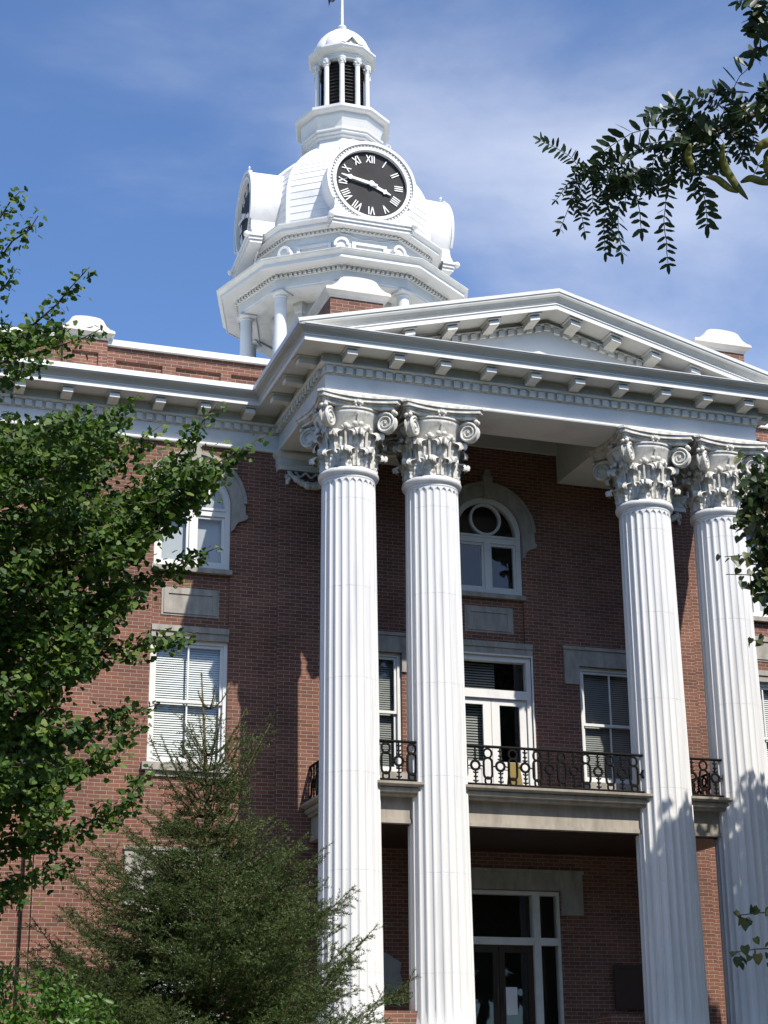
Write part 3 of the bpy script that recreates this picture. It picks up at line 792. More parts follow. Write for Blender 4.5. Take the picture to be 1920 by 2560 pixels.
# ---- podium, low piers, steps, plaques and pipe
MB().box(-1.2, W+1.2, -3.9, -.02, GZ, FLOOR).build('portico_floor', 'porch', ch)
st_ = MB()
for i in range(14): st_.box(.9, W-.9, -3.9-.32*(i+1), -3.9-.32*i+.001, GZ, FLOOR-.165*(i+1))
st_.build('front_steps', 'concrete', ch)
MB().box(.40, 1.14, -2.62, -1.9, FLOOR, 1.50).build('low_brick_pier', 'brick', ch); MB().box(4.62, 5.20, -2.1, -1.5, FLOOR, 1.50).build('low_brick_pier', 'brick', ch)
pl = [(1.02, 1.98), (1.16, 1.94), (1.40, 1.93), (1.60, 1.95), (1.69, 2.02), (1.71, 2.12), (1.66, 2.28), (1.69, 2.44), (1.62, 2.49), (1.56, 2.51), (1.50, 2.56), (1.42, 2.60), (1.36, 2.62), (1.28, 2.57), (1.18, 2.54), (1.08, 2.50), (1.02, 2.44), (1.06, 2.25)]
o = MB().prism(pl, -.03, -.004).build('wall_plaque', 'plaque'); tag(o, 'pale grey shield-shaped plaque on the dark brick wall beside the entrance', 'plaque')
o = MB().box(5.72, 6.28, -.035, -.004, 1.72, 2.45).box(5.70, 6.30, -.045, -.036, 2.41, 2.47).box(5.70, 6.30, -.045, -.036, 1.70, 1.76).build('bronze_plaque', 'bronze'); tag(o, 'dark bronze rectangular plaque on the shaded brick wall right of the entrance', 'plaque')
o = MB().tube([(-4.83, -.08, GZ), (-4.83, -.08, 11.5)], .018, 8)
for z_ in np.arange(0, 11, 1.6): o.box(-4.86, -4.80, -.10, -.0, z_, z_+.05)
o.build('downpipe', 'iron', ch)

# ================================================================== CLOCK TOWER
TX, TY = XC-.016, 9.252
tw = empty('clock_tower', (TX, TY, 12.7))
tag(tw, 'white ten-sided clock tower with dome and louvred lantern rising behind the pediment', 'clock tower')
PH = R(-108)
def dec(prof, n=10, ph=PH, **kw): return MB().lathe(prof, TX, TY, n, ph, **kw)
dec([(2.95, 12.71), (2.95, 15.7), (3.05, 15.75), (3.05, 15.9), (2.6, 15.91)]).build('tower_plinth', 'white', tw)
dw = dec([(1.72, 15.9), (1.72, 19.0)])
for q in range(10):
    a = PH+R(36*q); dw.lathe([(.16, 15.92), (.13, 16.05), (.13, 18.7), (.16, 18.74), (.20, 18.9), (.20, 18.98)], TX+1.74*math.cos(a), TY+1.74*math.sin(a), 4, a+R(45))
dr_ = dw.build('drum_wall', 'white', tw)
wn = MB()
for q in range(10):
    a = PH+R(18+36*q); ap = 1.72*math.cos(R(18)); st = len(wn.v)
    for o_ in (-.22, .22): wn.box(ap-.02, ap+.015, o_-.11, o_+.11, 16.6, 18.25)
    for i in range(st, len(wn.v)):
        x_, y_, z_ = wn.v[i]; wn.v[i] = (TX+x_*math.cos(a)-y_*math.sin(a), TY+x_*math.sin(a)+y_*math.cos(a), z_)
wn.build('drum_window', 'dial', dr_)
cc = MB(); rr = 2.54
cc.lathe([(.2, 15.92), (.2, 15.98), (.17, 16.02), (.165, 16.1), (.15, 18.78), (.15, 18.80), (.17, 18.815), (.155, 18.83), (.16, 18.86), (.20, 18.89)], TX+rr*math.cos(PH), TY+rr*math.sin(PH), 28)
st = len(cc.v); cc.box(TX+rr-.22, TX+rr+.22, TY-.22, TY+.22, 18.89, 18.935); cc.rot(PH, TX, TY, st)
c0 = cc.build('colonnade_column', 'white', tw, True, (TX, TY, 15.92), 40)
for q in range(1, 10): dup(c0, tw, c0.location, R(36*q))
en_ = dec([(2.30, 18.94), (2.72, 18.94), (2.72, 18.99), (2.735, 19.0), (2.735, 19.24), (2.78, 19.245), (2.78, 19.335), (2.86, 19.345), (2.88, 19.365), (2.30, 19.365)], cap=False)
for q in range(10):
    a0 = PH+R(36*q); a1 = a0+R(36); p0 = Vector((2.78*math.cos(a0), 2.78*math.sin(a0))); p1 = Vector((2.78*math.cos(a1), 2.78*math.sin(a1)))
    ang = a0+R(18)
    for i in range(14):
        c_ = p0.lerp(p1, (i+.5)/14); st = len(en_.v); en_.box(-.005, .06, -.035, .035, 19.255, 19.33)
        for i2 in range(st, len(en_.v)):
            x_, y_, z_ = en_.v[i2]; en_.v[i2] = (TX+c_.x+x_*math.cos(ang)-y_*math.sin(ang), TY+c_.y+x_*math.sin(ang)+y_*math.cos(ang), z_)
en_.build('tower_entablature', 'white', tw)
dec([(1.6, 18.98), (2.4, 18.98), (2.4, 19.03), (1.6, 19.03)], cap=False).build('colonnade_ceiling', 'trim', tw)
dec([(2.3, 19.366), (3.20, 19.366), (3.20, 19.35), (3.225, 19.35), (3.225, 19.435), (2.3, 19.44)], cap=False).build('tower_corona', 'white', tw)
dec([(2.3, 19.436), (3.235, 19.436), (3.25, 19.46), (3.285, 19.49), (3.315, 19.51), (3.33, 19.54), (2.3, 19.545)], cap=False).build('tower_cymatium', 'trim', tw)
dec([(3.2, 19.541), (3.335, 19.541), (3.338, 19.56), (2.2, 19.72), (2.2, 19.6)], cap=False).build('cornice_roof', 'white', tw)
# attic with panels and little arched blocks
at_ = dec([(2.30, 19.6), (2.30, 20.55)])
for q in range(10):
    a = PH+R(18+36*q); ap = 2.30*math.cos(R(18)); st = len(at_.v)
    at_.box(ap-.02, ap+.06, -.52, .52, 19.66, 19.86)
    at_.box(ap-.02, ap+.05, -.45, -.36, 19.86, 20.26); at_.box(ap-.02, ap+.05, .36, .45, 19.86, 20.26); at_.box(ap-.02, ap+.05, -.36, .36, 20.19, 20.26); at_.box(ap-.02, ap+.012, -.28, .28, 19.9, 20.12)
    for i in range(st, len(at_.v)):
        x_, y_, z_ = at_.v[i]; at_.v[i] = (TX+x_*math.cos(a)-y_*math.sin(a), TY+x_*math.sin(a)+y_*math.cos(a), z_)
    av = PH+R(36*q); st = len(at_.v)
    po = arc(0, 20.10, .17, 0, 180, 12)
    at_.prism([(-.22, 19.68), (.22, 19.68), (.22, 20.0), (.17, 20.0)]+po+[(-.17, 20.0), (-.22, 20.0)], -.09, .15)
    at_.ringpoly(arc(0, 20.10, .19, -10, 190, 14), arc(0, 20.10, .12, -10, 190, 14), -.13, -.089)
    for i in range(st, len(at_.v)):
        x_, y_, z_ = at_.v[i]; xo, yo = 2.33-y_, x_
        at_.v[i] = (TX+xo*math.cos(av)-yo*math.sin(av), TY+xo*math.sin(av)+yo*math.cos(av), z_)
att = at_.build('attic', 'white', tw)
uc = dec([(2.1, 20.50), (2.34, 20.50), (2.36, 20.53), (2.36, 20.60), (2.42, 20.605), (2.45, 20.62), (2.59, 20.625), (2.59, 20.70), (2.61, 20.705), (2.65, 20.74), (2.685, 20.765), (2.69, 20.80), (2.2, 20.90), (2.1, 20.9)], cap=False)
for q in range(10):
    a0 = PH+R(36*q); a1 = a0+R(36); p0 = Vector((2.36*math.cos(a0), 2.36*math.sin(a0))); p1 = Vector((2.36*math.cos(a1), 2.36*math.sin(a1))); ang = a0+R(18)
    for i in range(13):
        c_ = p0.lerp(p1, (i+.5)/13); st = len(uc.v); uc.box(-.005, .045, -.03, .03, 20.535, 20.595)
        for i2 in range(st, len(uc.v)):
            x_, y_, z_ = uc.v[i2]; uc.v[i2] = (TX+c_.x+x_*math.cos(ang)-y_*math.sin(ang), TY+c_.y+x_*math.sin(ang)+y_*math.cos(ang), z_)
uc.build('attic_cornice', 'white', tw)
# dome: lapped siding on ten faces with ribs on the corners
DP = [(2.30, 20.85), (2.30, 21.40), (2.285, 21.95), (2.16, 22.43), (1.93, 22.83), (1.66, 23.16), (1.37, 23.44), (1.12, 23.64), (.98, 23.74)]
def dome_r(z):
    for (r0, z0), (r1, z1) in zip(DP, DP[1:]):
        if z0 <= z <= z1: return r0+(r1-r0)*(z-z0)/(z1-z0)
    return DP[-1][0]
prof = []; L = [0]
z_ = 20.85; zs_ = [z_]
while z_ < 23.70:
    sl = (dome_r(z_+.05)-dome_r(z_))/.05; z_ += .20/math.hypot(1, sl); zs_.append(min(z_, 23.735))
for i in range(len(zs_)-1):
    prof += [(dome_r(zs_[i])+.011, zs_[i]), (dome_r(zs_[i+1])+.0, zs_[i+1]-.001)]
dm = MB().lathe(prof, TX, TY, 10, PH).build('dome', 'siding', tw)
rb = MB()
for q in range(10):
    a = PH+R(36*q); pp = [((dome_r(z)+.015), z) for z in np.linspace(20.86, 23.66, 16)]
    rb.tube([(TX+r_*math.cos(a), TY+r_*math.sin(a), z) for r_, z in pp], .055, 6)
rb.build('dome_rib', 'siding', dm)
# lantern
dec([(1.10, 23.60), (1.04, 23.70), (1.0, 23.84), (.97, 24.02), (1.035, 24.05), (1.035, 24.10), (1.10, 24.13), (1.10, 24.18), (1.14, 24.20), (1.14, 24.24), (1.04, 24.25), (1.05, 24.33), (1.10, 24.48), (1.155, 24.62), (1.16, 24.70), (1.27, 24.72), (1.315, 24.77), (1.318, 24.845), (1.28, 24.87), (.5, 24.93)]).build('lantern_base', 'white', tw)
lv = MB(); 
for q in range(1):
    ap = .60*math.cos(R(18)); st = 0
    lv.box(ap-.08, ap-.05, -.17, .17, 24.93, 26.66)
    for z in np.arange(24.98, 26.6, .105): lv.add([(ap-.05, -.165, z+.05), (ap-.05, .165, z+.05), (ap+.005, .165, z), (ap+.005, -.165, z), (ap-.05, -.165, z+.058), (ap-.05, .165, z+.058), (ap+.005, .165, z+.008), (ap+.005, -.165, z+.008)], [(0, 1, 2, 3), (7, 6, 5, 4), (3, 2, 6, 7)])
    lv.v = [(TX+x_, TY+y_, z) for x_, y_, z in lv.v]; lv.rot(PH+R(18), TX, TY)
l0 = lv.build('louver', 'louver', tw, False, (TX, TY, 24.93))
for q in range(1, 10): dup(l0, tw, l0.location, R(36*q))
lc = MB(); rr = .70
lc.lathe([(.10, 24.9), (.10, 24.96), (.072, 24.99), (.066, 26.42), (.08, 26.43), (.068, 26.45), (.085, 26.53), (.115, 26.58), (.115, 26.63)], TX+rr*math.cos(PH), TY+rr*math.sin(PH), 20)
for t in range(6): lc.ball((TX+rr*math.cos(PH)+.085*math.cos(t*1.047), TY+rr*math.sin(PH)+.085*math.sin(t*1.047), 26.52), .035, 6, 4)
l1 = lc.build('lantern_column', 'white', tw, True, (TX, TY, 24.9), 40)
for q in range(1, 10): dup(l1, tw, l1.location, R(36*q))
dec([(.55, 26.63), (.74, 26.63), (.74, 26.72), (.77, 26.735), (.77, 26.78), (.80, 26.80), (.90, 26.83), (.92, 26.86), (.955, 26.90), (.955, 26.95), (.6, 27.02)]).build('lantern_cornice', 'white', tw)
gb = MB(); ya = TY-.955*math.cos(R(18))
for (w0, z0, h0, y0, y1) in ((.30, 26.95, .33, -.02, .45),):
    gb.ringpoly([(TX-w0, z0), (TX, z0+h0), (TX+w0, z0)], [(TX-w0+.11, z0), (TX, z0+h0-.12), (TX+w0-.11, z0)], ya+y0, ya+y1)
    gb.prism([(TX-w0+.1, z0-.02), (TX+w0-.1, z0-.02), (TX, z0+h0-.11)], ya+.06, ya+.4)
gb.build('lantern_gable', 'trim', tw)
MB().lathe([(.80, 26.98), (.815, 27.08), (.80, 27.18), (.75, 27.31), (.67, 27.45), (.55, 27.60), (.42, 27.73), (.28, 27.83), (.16, 27.90), (.08, 27.94), (.05, 27.97)], TX, TY, 120, PH,
           lambda a, z: .925+.075*math.sqrt(abs(math.sin((a-PH)*5)))).build('cupola', 'siding', tw, True, None, 25)
fp_ = MB().lathe([(.05, 27.95), (.11, 27.98), (.13, 28.03), (.10, 28.08), (.055, 28.10), (.04, 28.15), (.034, 30.0), (.028, 33.5), (.06, 33.52), (.06, 33.6), (.01, 33.64)], TX, TY, 16).build('flagpole', 'white', None, True, None, 40)
tag(fp_, 'slim white flagpole standing on the top of the cupola', 'flagpole')
fl = MB(); nu, nv = 26, 14; vs = []
for i in range(nu+1):
    u_ = i/nu
    for j in range(nv+1):
        v_ = j/nv
        # hangs in folds from the pole, the fly end falling away to the left
        x_ = TX-.035-.40*u_**.75; y_ = TY-.10*u_+.07*math.sin(u_*13+v_*2)
        z_ = 30.55-1.35*v_-.63*u_**.7*(.35+.65*v_)
        vs.append((x_+.05*math.sin(v_*5+u_*9)*u_, y_, z_))
fs = [(i*(nv+1)+j, (i+1)*(nv+1)+j, (i+1)*(nv+1)+j+1, i*(nv+1)+j+1) for i in range(nu) for j in range(nv)]
fl.add(vs, fs); o = fl.build('flag', 'flag', None, True); tag(o, 'dark navy flag hanging limp from the pole on the cupola', 'flag')

# clocks: modelled facing -y, then copied round the tower
CYF = 6.80; CZ = 21.85
def make_clock():
    h = MB()
    rim = arc(TX, CZ, 1.14, -32, 212, 44)
    r_side = [(TX+.965, CZ-.60), (TX+.955, CZ-.72), (TX+.985, CZ-.85), (TX+1.08, CZ-.95), (TX+1.10, CZ-1.03), (TX+1.10, 20.80)]
    l_side = [(2*TX-x_, z_) for x_, z_ in r_side][::-1]
    out = [(TX-1.10+2.2*i/14, 20.80) for i in range(15)]+r_side[::-1][1:]+rim+l_side[::-1][:-1]
    n = len(out)
    # hollow front: ring between outline and dial opening, sides going back into the dome
    h.prism(out, CYF+.10, TY-1.2)
    hs = h.build('clock', 'siding', tw, True, (TX, TY, 20.8), 35)
    bz = MB()
    face = MB()
    oo = out; cx_ = TX
    ii = []
    for x_, z_ in oo:
        t = math.atan2(z_-CZ, x_-cx_); ii.append((cx_+1.0*math.cos(t), CZ+1.0*math.sin(t)))
    bz.ringpoly(oo+[oo[0]], ii+[ii[0]], CYF+.03, CYF+.101)
    bz.ringpoly(arc(TX, CZ, 1.165, -30, 210, 60), arc(TX, CZ, 1.09, -30, 210, 60), CYF-.02, CYF+.04)
    bz.ringpoly(arc(TX, CZ, 1.01, 0, 360, 72), arc(TX, CZ, .93, 0, 360, 72), CYF-.01, CYF+.17)
    for t in range(72): a_ = R(5*t); bz.ball((TX+1.045*math.cos(a_), CYF+.022, CZ+1.045*math.sin(a_)), .026, 6, 4)
    bz.box(TX-1.12, TX+1.12, CYF-.10, CYF+.30, 20.74, 20.81); bz.box(TX-1.08, TX+1.08, CYF-.06, CYF+.3, 20.66, 20.735); bz.box(TX-1.04, TX+1.04, CYF-.02, CYF+.3, 20.58, 20.655)
    for sg in (-1, 1):
        bz.ball((TX+sg*1.08, CYF-.10, 20.76), .085, 12, 8)
        # scrolls on the crown of the case
    for a_, sg in ((112, -1), (68, 1)):
        ox, oz = TX+1.15*math.cos(R(a_)), CZ+1.15*math.sin(R(a_)); pp = []
        for t in range(0, 300, 20): pp.append((ox+sg*(.03-.055*math.cos(R(t))), CYF+.05, oz+.07+.055*math.sin(R(t))))
        bz.tube([(ox, CYF+.05, oz-.02)]+pp, .018, 6)
    bz.ball((TX+1.16*math.cos(R(128)), CYF+.05, CZ+1.16*math.sin(R(128))), .04, 8, 6); bz.ball((TX+1.16*math.cos(R(52)), CYF+.05, CZ+1.16*math.sin(R(52))), .04, 8, 6)
    pp = [(TX-.78+1.56*t, CYF+.255, 20.50-.13*math.sin(t*math.pi)**.6-.02*math.cos(t*18)) for t in np.linspace(0, 1, 40)]
    bz.tube(pp, .018, 6)
    bz.build('bezel', 'white', hs, False)
    MB().prism(arc(TX, CZ, .93, 0, 357, 72), CYF+.095, CYF+.099).build('dial', 'dial', hs)
    # roman numerals stand proud of the dial, tops outwards
    def strokes(s_):
        x_ = 0; out_ = []
        for c_ in s_:
            if c_ == 'I': out_.append([(x_+.025, 0), (x_+.025, 1)]); x_ += .058
            elif c_ == 'V': out_ += [[(x_+.01, 1), (x_+.06, 0)], [(x_+.11, 1), (x_+.06, 0)]]; x_ += .13
            else: out_ += [[(x_+.01, 1), (x_+.12, 0)], [(x_+.12, 1), (x_+.01, 0)]]; x_ += .135
        return out_, x_
    for i, s_ in enumerate(['XII', 'I', 'II', 'III', 'IIII', 'V', 'VI', 'VII', 'VIII', 'IX', 'X', 'XI']):
        sk, wd = strokes(s_); nm = MB(); th = R(90-30*i); ex = (math.sin(th), -math.cos(th)); er = (math.cos(th), math.sin(th))
        for (x0_, h0_), (x1_, h1_) in sk:
            p0 = ((x0_-wd/2)*1.0, .62+.22*h0_); p1 = ((x1_-wd/2), .62+.22*h1_)
            a3 = (TX+p0[0]*ex[0]+p0[1]*er[0], CZ+p0[0]*ex[1]+p0[1]*er[1]); b3 = (TX+p1[0]*ex[0]+p1[1]*er[0], CZ+p1[0]*ex[1]+p1[1]*er[1])
            dx, dz = b3[0]-a3[0], b3[1]-a3[1]; L_ = math.hypot(dx, dz); nx, nz = -dz/L_*.0135, dx/L_*.0135
            nm.prism([(a3[0]-nx, a3[1]-nz), (a3[0]+nx, a3[1]+nz), (b3[0]+nx, b3[1]+nz), (b3[0]-nx, b3[1]-nz)][::-1], CYF+.075, CYF+.094)
        nm.build('numeral', 'hand', hs)
    def hand(name, deg, ln, w, y0, tail):
        th = R(90-deg); er = (math.cos(th), math.sin(th)); ex = (math.sin(th), -math.cos(th))
        pl_ = [(-w*.5, -tail), (w*.5, -tail), (w*.7, 0), (w*.55, ln*.62), (w*1.15, ln*.70), (w*.45, ln*.80), (w*.2, ln), (-w*.2, ln), (-w*.45, ln*.80), (-w*1.15, ln*.70), (-w*.55, ln*.62), (-w*.7, 0)]
        q_ = MB().prism([(TX+a_*ex[0]+b_*er[0], CZ+a_*ex[1]+b_*er[1]) for a_, b_ in pl_], y0, y0+.02)
        return q_
    q_ = hand('hour_hand', 113.5, .56, .065, CYF+.045, .1); q_.build('hour_hand', 'hand', hs)
    q_ = hand('minute_hand', 281, .80, .06, CYF+.015, .16)
    q_.lathe([(.075, 0), (.075, .03), (.03, .045)], 0, 0, 20); n_ = 60
    for i in range(len(q_.v)-n_, len(q_.v)): x_, y_, z_ = q_.v[i]; q_.v[i] = (TX+x_, CYF+.03-z_, CZ+y_)
    q_.build('minute_hand', 'hand', hs)
    return hs
ck = make_clock()
dup(ck, tw, ck.location+Vector((-.20, 0, 0)), R(-93)); dup(ck, tw, ck.location+Vector((.20, 0, 0)), R(93))

# ================================================================== GROUND
o = MB().box(-400, 400, -400, 400, GZ-.4, GZ).build('lawn', 'grass'); o['kind'] = 'structure'
o = MB().box(-9, W+9, -14.5, -3.9, GZ, GZ+.004).box(1.2, W-1.2, -60, -14.5, GZ, GZ+.004).build('pavement', 'plaza'); o['kind'] = 'structure'

# ================================================================== FOLIAGE
def frames(dirs, ups):
    d_ = dirs/np.linalg.norm(dirs, axis=1, keepdims=True)
    n_ = ups-d_*np.sum(ups*d_, axis=1, keepdims=True); n_ /= np.maximum(np.linalg.norm(n_, axis=1, keepdims=True), 1e-6)
    s_ = np.cross(d_, n_)
    return np.stack([s_, d_, n_], axis=2)          # columns: side, along, normal
def scatter(tv, tf, pos, fr, sc):
    tv = np.asarray(tv, float); tf = np.asarray(tf, int); n = len(pos); k_ = len(tv)
    V = np.einsum('nij,kj->nki', fr, tv)*np.asarray(sc).reshape(-1, 1, 1)+pos[:, None, :]
    Fc = (tf[None]+(np.arange(n)*k_)[:, None, None]).reshape(-1, tf.shape[1])
    return V.reshape(-1, 3), Fc
fan_v = [(0, 0, 0), (0, .38, .0)] + [(math.sin(R(t))*rr, .30+math.cos(R(t))*rr*.72, dz) for t, rr, dz in ((-72, .58, .07), (-42, .74, -.02), (-12, .76, .06), (0, .62, -.01), (12, .76, .06), (42, .74, -.02), (72, .58, .07))]
fan_f = [(0, 8, 1), (0, 1, 2)] + [(1, i+1, i) for i in range(2, 8)]
oval_v = [(0, 0, 0), (-.22, .28, .04), (-.24, .58, .05), (0, 1, -.06), (.24, .58, .05), (.22, .28, .04), (0, .5, -.03)]
oval_f = [(6, i+1, i) for i in range(0, 5)]+[(6, 0, 5)]
heart_v = [(0, 0, 0), (-.36, -.10, .03), (-.50, .22, .07), (-.34, .60, .05), (0, 1.0, -.12), (.34, .60, .05), (.50, .22, .07), (.36, -.10, .03), (0, .35, -.03)]
heart_f = [(8, i+1, i) for i in range(0, 7)]+[(8, 0, 7)]
def unit(n): v = rng.normal(size=(n, 3)); return v/np.linalg.norm(v, axis=1, keepdims=True)
def poly_len(P):
    seg = np.linalg.norm(np.diff(P, axis=0), axis=1); return np.concatenate([[0], np.cumsum(seg)])
def sample(P, s_):
    c_ = poly_len(P); return np.stack([np.interp(s_, c_, P[:, i]) for i in range(3)], 1)
def smooth_path(pts, n=14, jit=0.0):
    P = np.array(pts, float); c_ = poly_len(P); t = np.linspace(0, c_[-1], n); Q = sample(P, t)
    for _ in range(2): Q[1:-1] = .5*Q[1:-1]+.25*(Q[:-2]+Q[2:])
    Q[1:-1] += rng.normal(size=(n-2, 3))*jit; return Q

# ---- ginkgo on the left
GD = 14.0
g_tr = A(-760, 1500, GD+.4); g_root = (float(g_tr[0]), float(g_tr[1]), GZ)
gk = empty('ginkgo_tree', g_root); tag(gk, 'green ginkgo tree with fan-shaped leaves reaching in from the left over the wing', 'tree')
paths = []
def gpath(pts, d0=0.0): paths.append(np.array([A(u, v, GD+d0+dd) for u, v, dd in pts]))
guided = [
 [(-240, 640, .2), (-60, 520, .1), (20, 445, 0), (44, 412, 0)],
 [(-260, 760, .1), (-60, 600, 0), (30, 535, .1), (82, 466, 0)],
 [(-260, 900, .3), (-60, 700, .1), (0, 630, 0), (36, 580, 0)],
 [(-300, 1000, 0), (-80, 800, .1), (60, 715, .1), (130, 650, 0), (194, 576, 0)],
 [(-260, 940, -.3), (-40, 780, -.2), (60, 745, -.2), (140, 700, -.2)],
 [(-260, 1000, -.1), (-60, 800, -.3), (80, 770, -.4), (190, 725, -.4), (222, 708, -.4)],
 [(-240, 1040, .2), (-60, 860, 0), (20, 815, 0), (52, 800, 0)],
 [(-200, 1160, .4), (60, 1010, .2), (200, 950, .1), (270, 890, .1), (302, 850, 0)],
 [(-200, 1140, -.2), (40, 960, -.2), (150, 900, -.2), (215, 880, -.2)],
 [(-160, 1330, .2), (120, 1200, .1), (330, 1080, 0), (400, 985, 0), (440, 915, 0), (470, 868, 0)],
 [(-100, 1300, -.1), (200, 1170, -.1), (360, 1060, -.2), (480, 1000, -.2), (540, 962, -.2), (572, 940, -.2)],
 [(-100, 1340, .3), (240, 1180, .3), (380, 1085, .2), (470, 1045, .2), (505, 1022, .2)],
 [(-100, 1380, .1), (160, 1320, .1), (330, 1240, 0), (420, 1200, 0), (472, 1182, 0)],
 [(-100, 1480, -.1), (150, 1430, -.1), (300, 1392, -.1), (380, 1380, -.1), (432, 1364, -.1)],
 [(-140, 1680, .2), (100, 1600, .1), (230, 1555, .1), (300, 1530, 0), (342, 1522, 0)],
 [(-140, 1860, 0), (120, 1812, 0), (210, 1775, 0), (270, 1735, 0), (318, 1690, 0), (330, 1650, 0)],
 [(-140, 1960, .1), (20, 1905, .1), (110, 1880, .1), (168, 1848, .1)],
 [(-140, 1990, -.1), (10, 1940, -.1), (55, 1925, -.1)],
 [(-140, 1760, -.2), (60, 1690, -.2), (190, 1650, -.2), (290, 1590, -.2), (312, 1560, -.2)],
 [(-140, 1240, .1), (100, 1100, .1), (230, 1010, 0), (330, 945, 0), (352, 915, 0)],
 [(-100, 1420, 0), (130, 1330, 0), (250, 1290, 0), (320, 1300, 0)],
]
for g_ in guided: gpath(g_)
def inpoly(x, y, P):
    c_ = False; j = len(P)-1
    for i in range(len(P)):
        if (P[i][1] > y) != (P[j][1] > y) and x < (P[j][0]-P[i][0])*(y-P[i][1])/(P[j][1]-P[i][1])+P[i][0]: c_ = not c_
        j = i
    return c_
P1 = [(-120, 905), (60, 885), (150, 880), (255, 900), (275, 960), (205, 1040), (300, 1120), (330, 1180), (320, 1280), (240, 1350), (215, 1420), (150, 1460), (-120, 1450)]
P2 = [(-120, 1440), (100, 1440), (150, 1500), (215, 1555), (165, 1640), (140, 1760), (-120, 1840)]
P3 = [(290, 1080), (380, 1000), (450, 980), (480, 1010), (440, 1060), (360, 1130), (300, 1150)]
P4 = [(-120, 720), (20, 700), (120, 680), (190, 690), (210, 720), (120, 770), (-120, 800)]
for poly, cnt, dr0 in ((P1, 235, 1.0), (P2, 120, 1.0), (P3, 34, .5), (P4, 9, .4)):
    xs_ = [p[0] for p in poly]; ys_ = [p[1] for p in poly]; k_ = 0
    while k_ < cnt:
        u_, v_ = random.uniform(min(xs_), max(xs_)), random.uniform(min(ys_), max(ys_))
        if not inpoly(u_, v_, poly): continue
        k_ += 1; dd = random.uniform(-dr0, dr0); L_ = random.uniform(60, 130); an = R(random.uniform(-5, 55))
        paths.append(np.array([A(u_-L_*math.cos(an)*(1-t), v_+L_*math.sin(an)*(1-t), GD+dd+random.uniform(-.06, .06)) for t in (0, .33, .66, 1)]))
tb = MB(); pos = []; dr = []; up_ = []; sc = []
for i, P in enumerate(paths):
    Q = smooth_path(P, 12, .012); main = i < len(guided); L_ = poly_len(Q)[-1]
    tb.tube([tuple(q) for q in Q], [(.02 if main else .008)*(1-.9*t/11)+.002 for t in range(12)], 5)
    s_ = 0.35*L_ if main and P[0][0] < g_tr[0]+1.2 else .1*L_
    while s_ < L_*1.0:
        fr_ = s_/L_
        tipf = max(0, (fr_-.84)/.16) if main else 0
        nl = random.choice((5, 6, 8)) if i < 7 else random.choice((13, 15, 17)) if main and tipf < .5 else random.choice((6, 7, 8)) if not main else random.choice((3, 4, 5))
        base = sample(Q, [s_])[0]
        spread = .06 if not main else .02+.07*(1-tipf)**1.3
        for _ in range(nl):
            o_ = rng.normal(size=3); o_ /= np.linalg.norm(o_); o_[2] -= .25
            p_ = base+o_*random.uniform(.03, .06)+rng.normal(size=3)*spread*.55
            pos.append(p_); d_ = o_*.8+rng.normal(size=3)*.35+np.array([.05, 0, -.45]); dr.append(d_)
            up_.append(rng.normal(size=3)*.75+np.array([.1, -.45, .75])); sc.append(random.uniform(.040, .066)*(1-.15*tipf))
        s_ += random.uniform(.035, .055) if not (main and tipf > .4) else random.uniform(.04, .06)
tb.tube([g_root, (g_root[0]+.05, g_root[1], 1.5), (g_root[0]+.1, g_root[1]+.05, 4.5), (g_root[0]+.15, g_root[1], 7.8)], [.19, .15, .10, .03], 12)
for P in paths[:len(guided)]:
    st_p = P[0]; zz_ = min(max(st_p[2]-1.0, .6), 7.2)
    tb.tube([(g_root[0]+.08, g_root[1], zz_), tuple(.5*(np.array([g_root[0], g_root[1], zz_])+st_p)+np.array([0, 0, -.08])), tuple(st_p)], [.05, .04, .031], 6)
tb.build('trunk', 'bark', gk, True)
# the rest of the crown, out of the picture to the left
n = 3500; c_ = unit(n)*np.array([1.9, 1.6, 3.2])*rng.uniform(.5, 1, (n, 1))**.4+np.array([g_root[0]-.7, g_root[1], 4.4])
V1, F1 = scatter(fan_v, fan_f, np.array(pos), frames(np.array(dr), np.array(up_)), np.array(sc)*1.0)
V2, F2 = scatter(fan_v, fan_f, c_, frames(unit(n)+np.array([0, 0, -.4]), unit(n)+np.array([0, 0, .8])), rng.uniform(.06, .09, n))
npmesh('crown', np.vstack([V1, V2]), np.vstack([F1, F2+len(V1)]), 'ginkgo', gk)

# ---- spruce in front of the wing
SD = 17.0
sp_top = A(435, 1452, SD); sp_b = A(452, 2212, SD)
sx, sy = float(sp_b[0]*.35+sp_top[0]*.65), float(sp_top[1]); ztop = float(sp_top[2])
sp = empty('spruce_tree', (sx, sy, GZ)); tag(sp, 'dark green young spruce with a thin leader in front of the brick wing', 'tree')
sb = MB(); sb.tube([(sx, sy, GZ), (sx, sy, 1.0), (sx, sy, ztop-1.2), (float(sp_top[0]), sy, ztop)], [.11, .07, .022, .005], 8)
twigs = []
def add_twig(p, q): twigs.append((np.array(p), np.array(q)))
add_twig((sx*.7+sp_top[0]*.3, sy, ztop-.85), sp_top)
for z_ in (.48, .55, .61, .68, .74):
    for sg in (-1, 1): add_twig((sx*.6+sp_top[0]*.4, sy, ztop-z_), (sx*.6+sp_top[0]*.4+sg*random.uniform(.05, .10), sy+random.uniform(-.05, .05), ztop-z_+.02))
h = .36
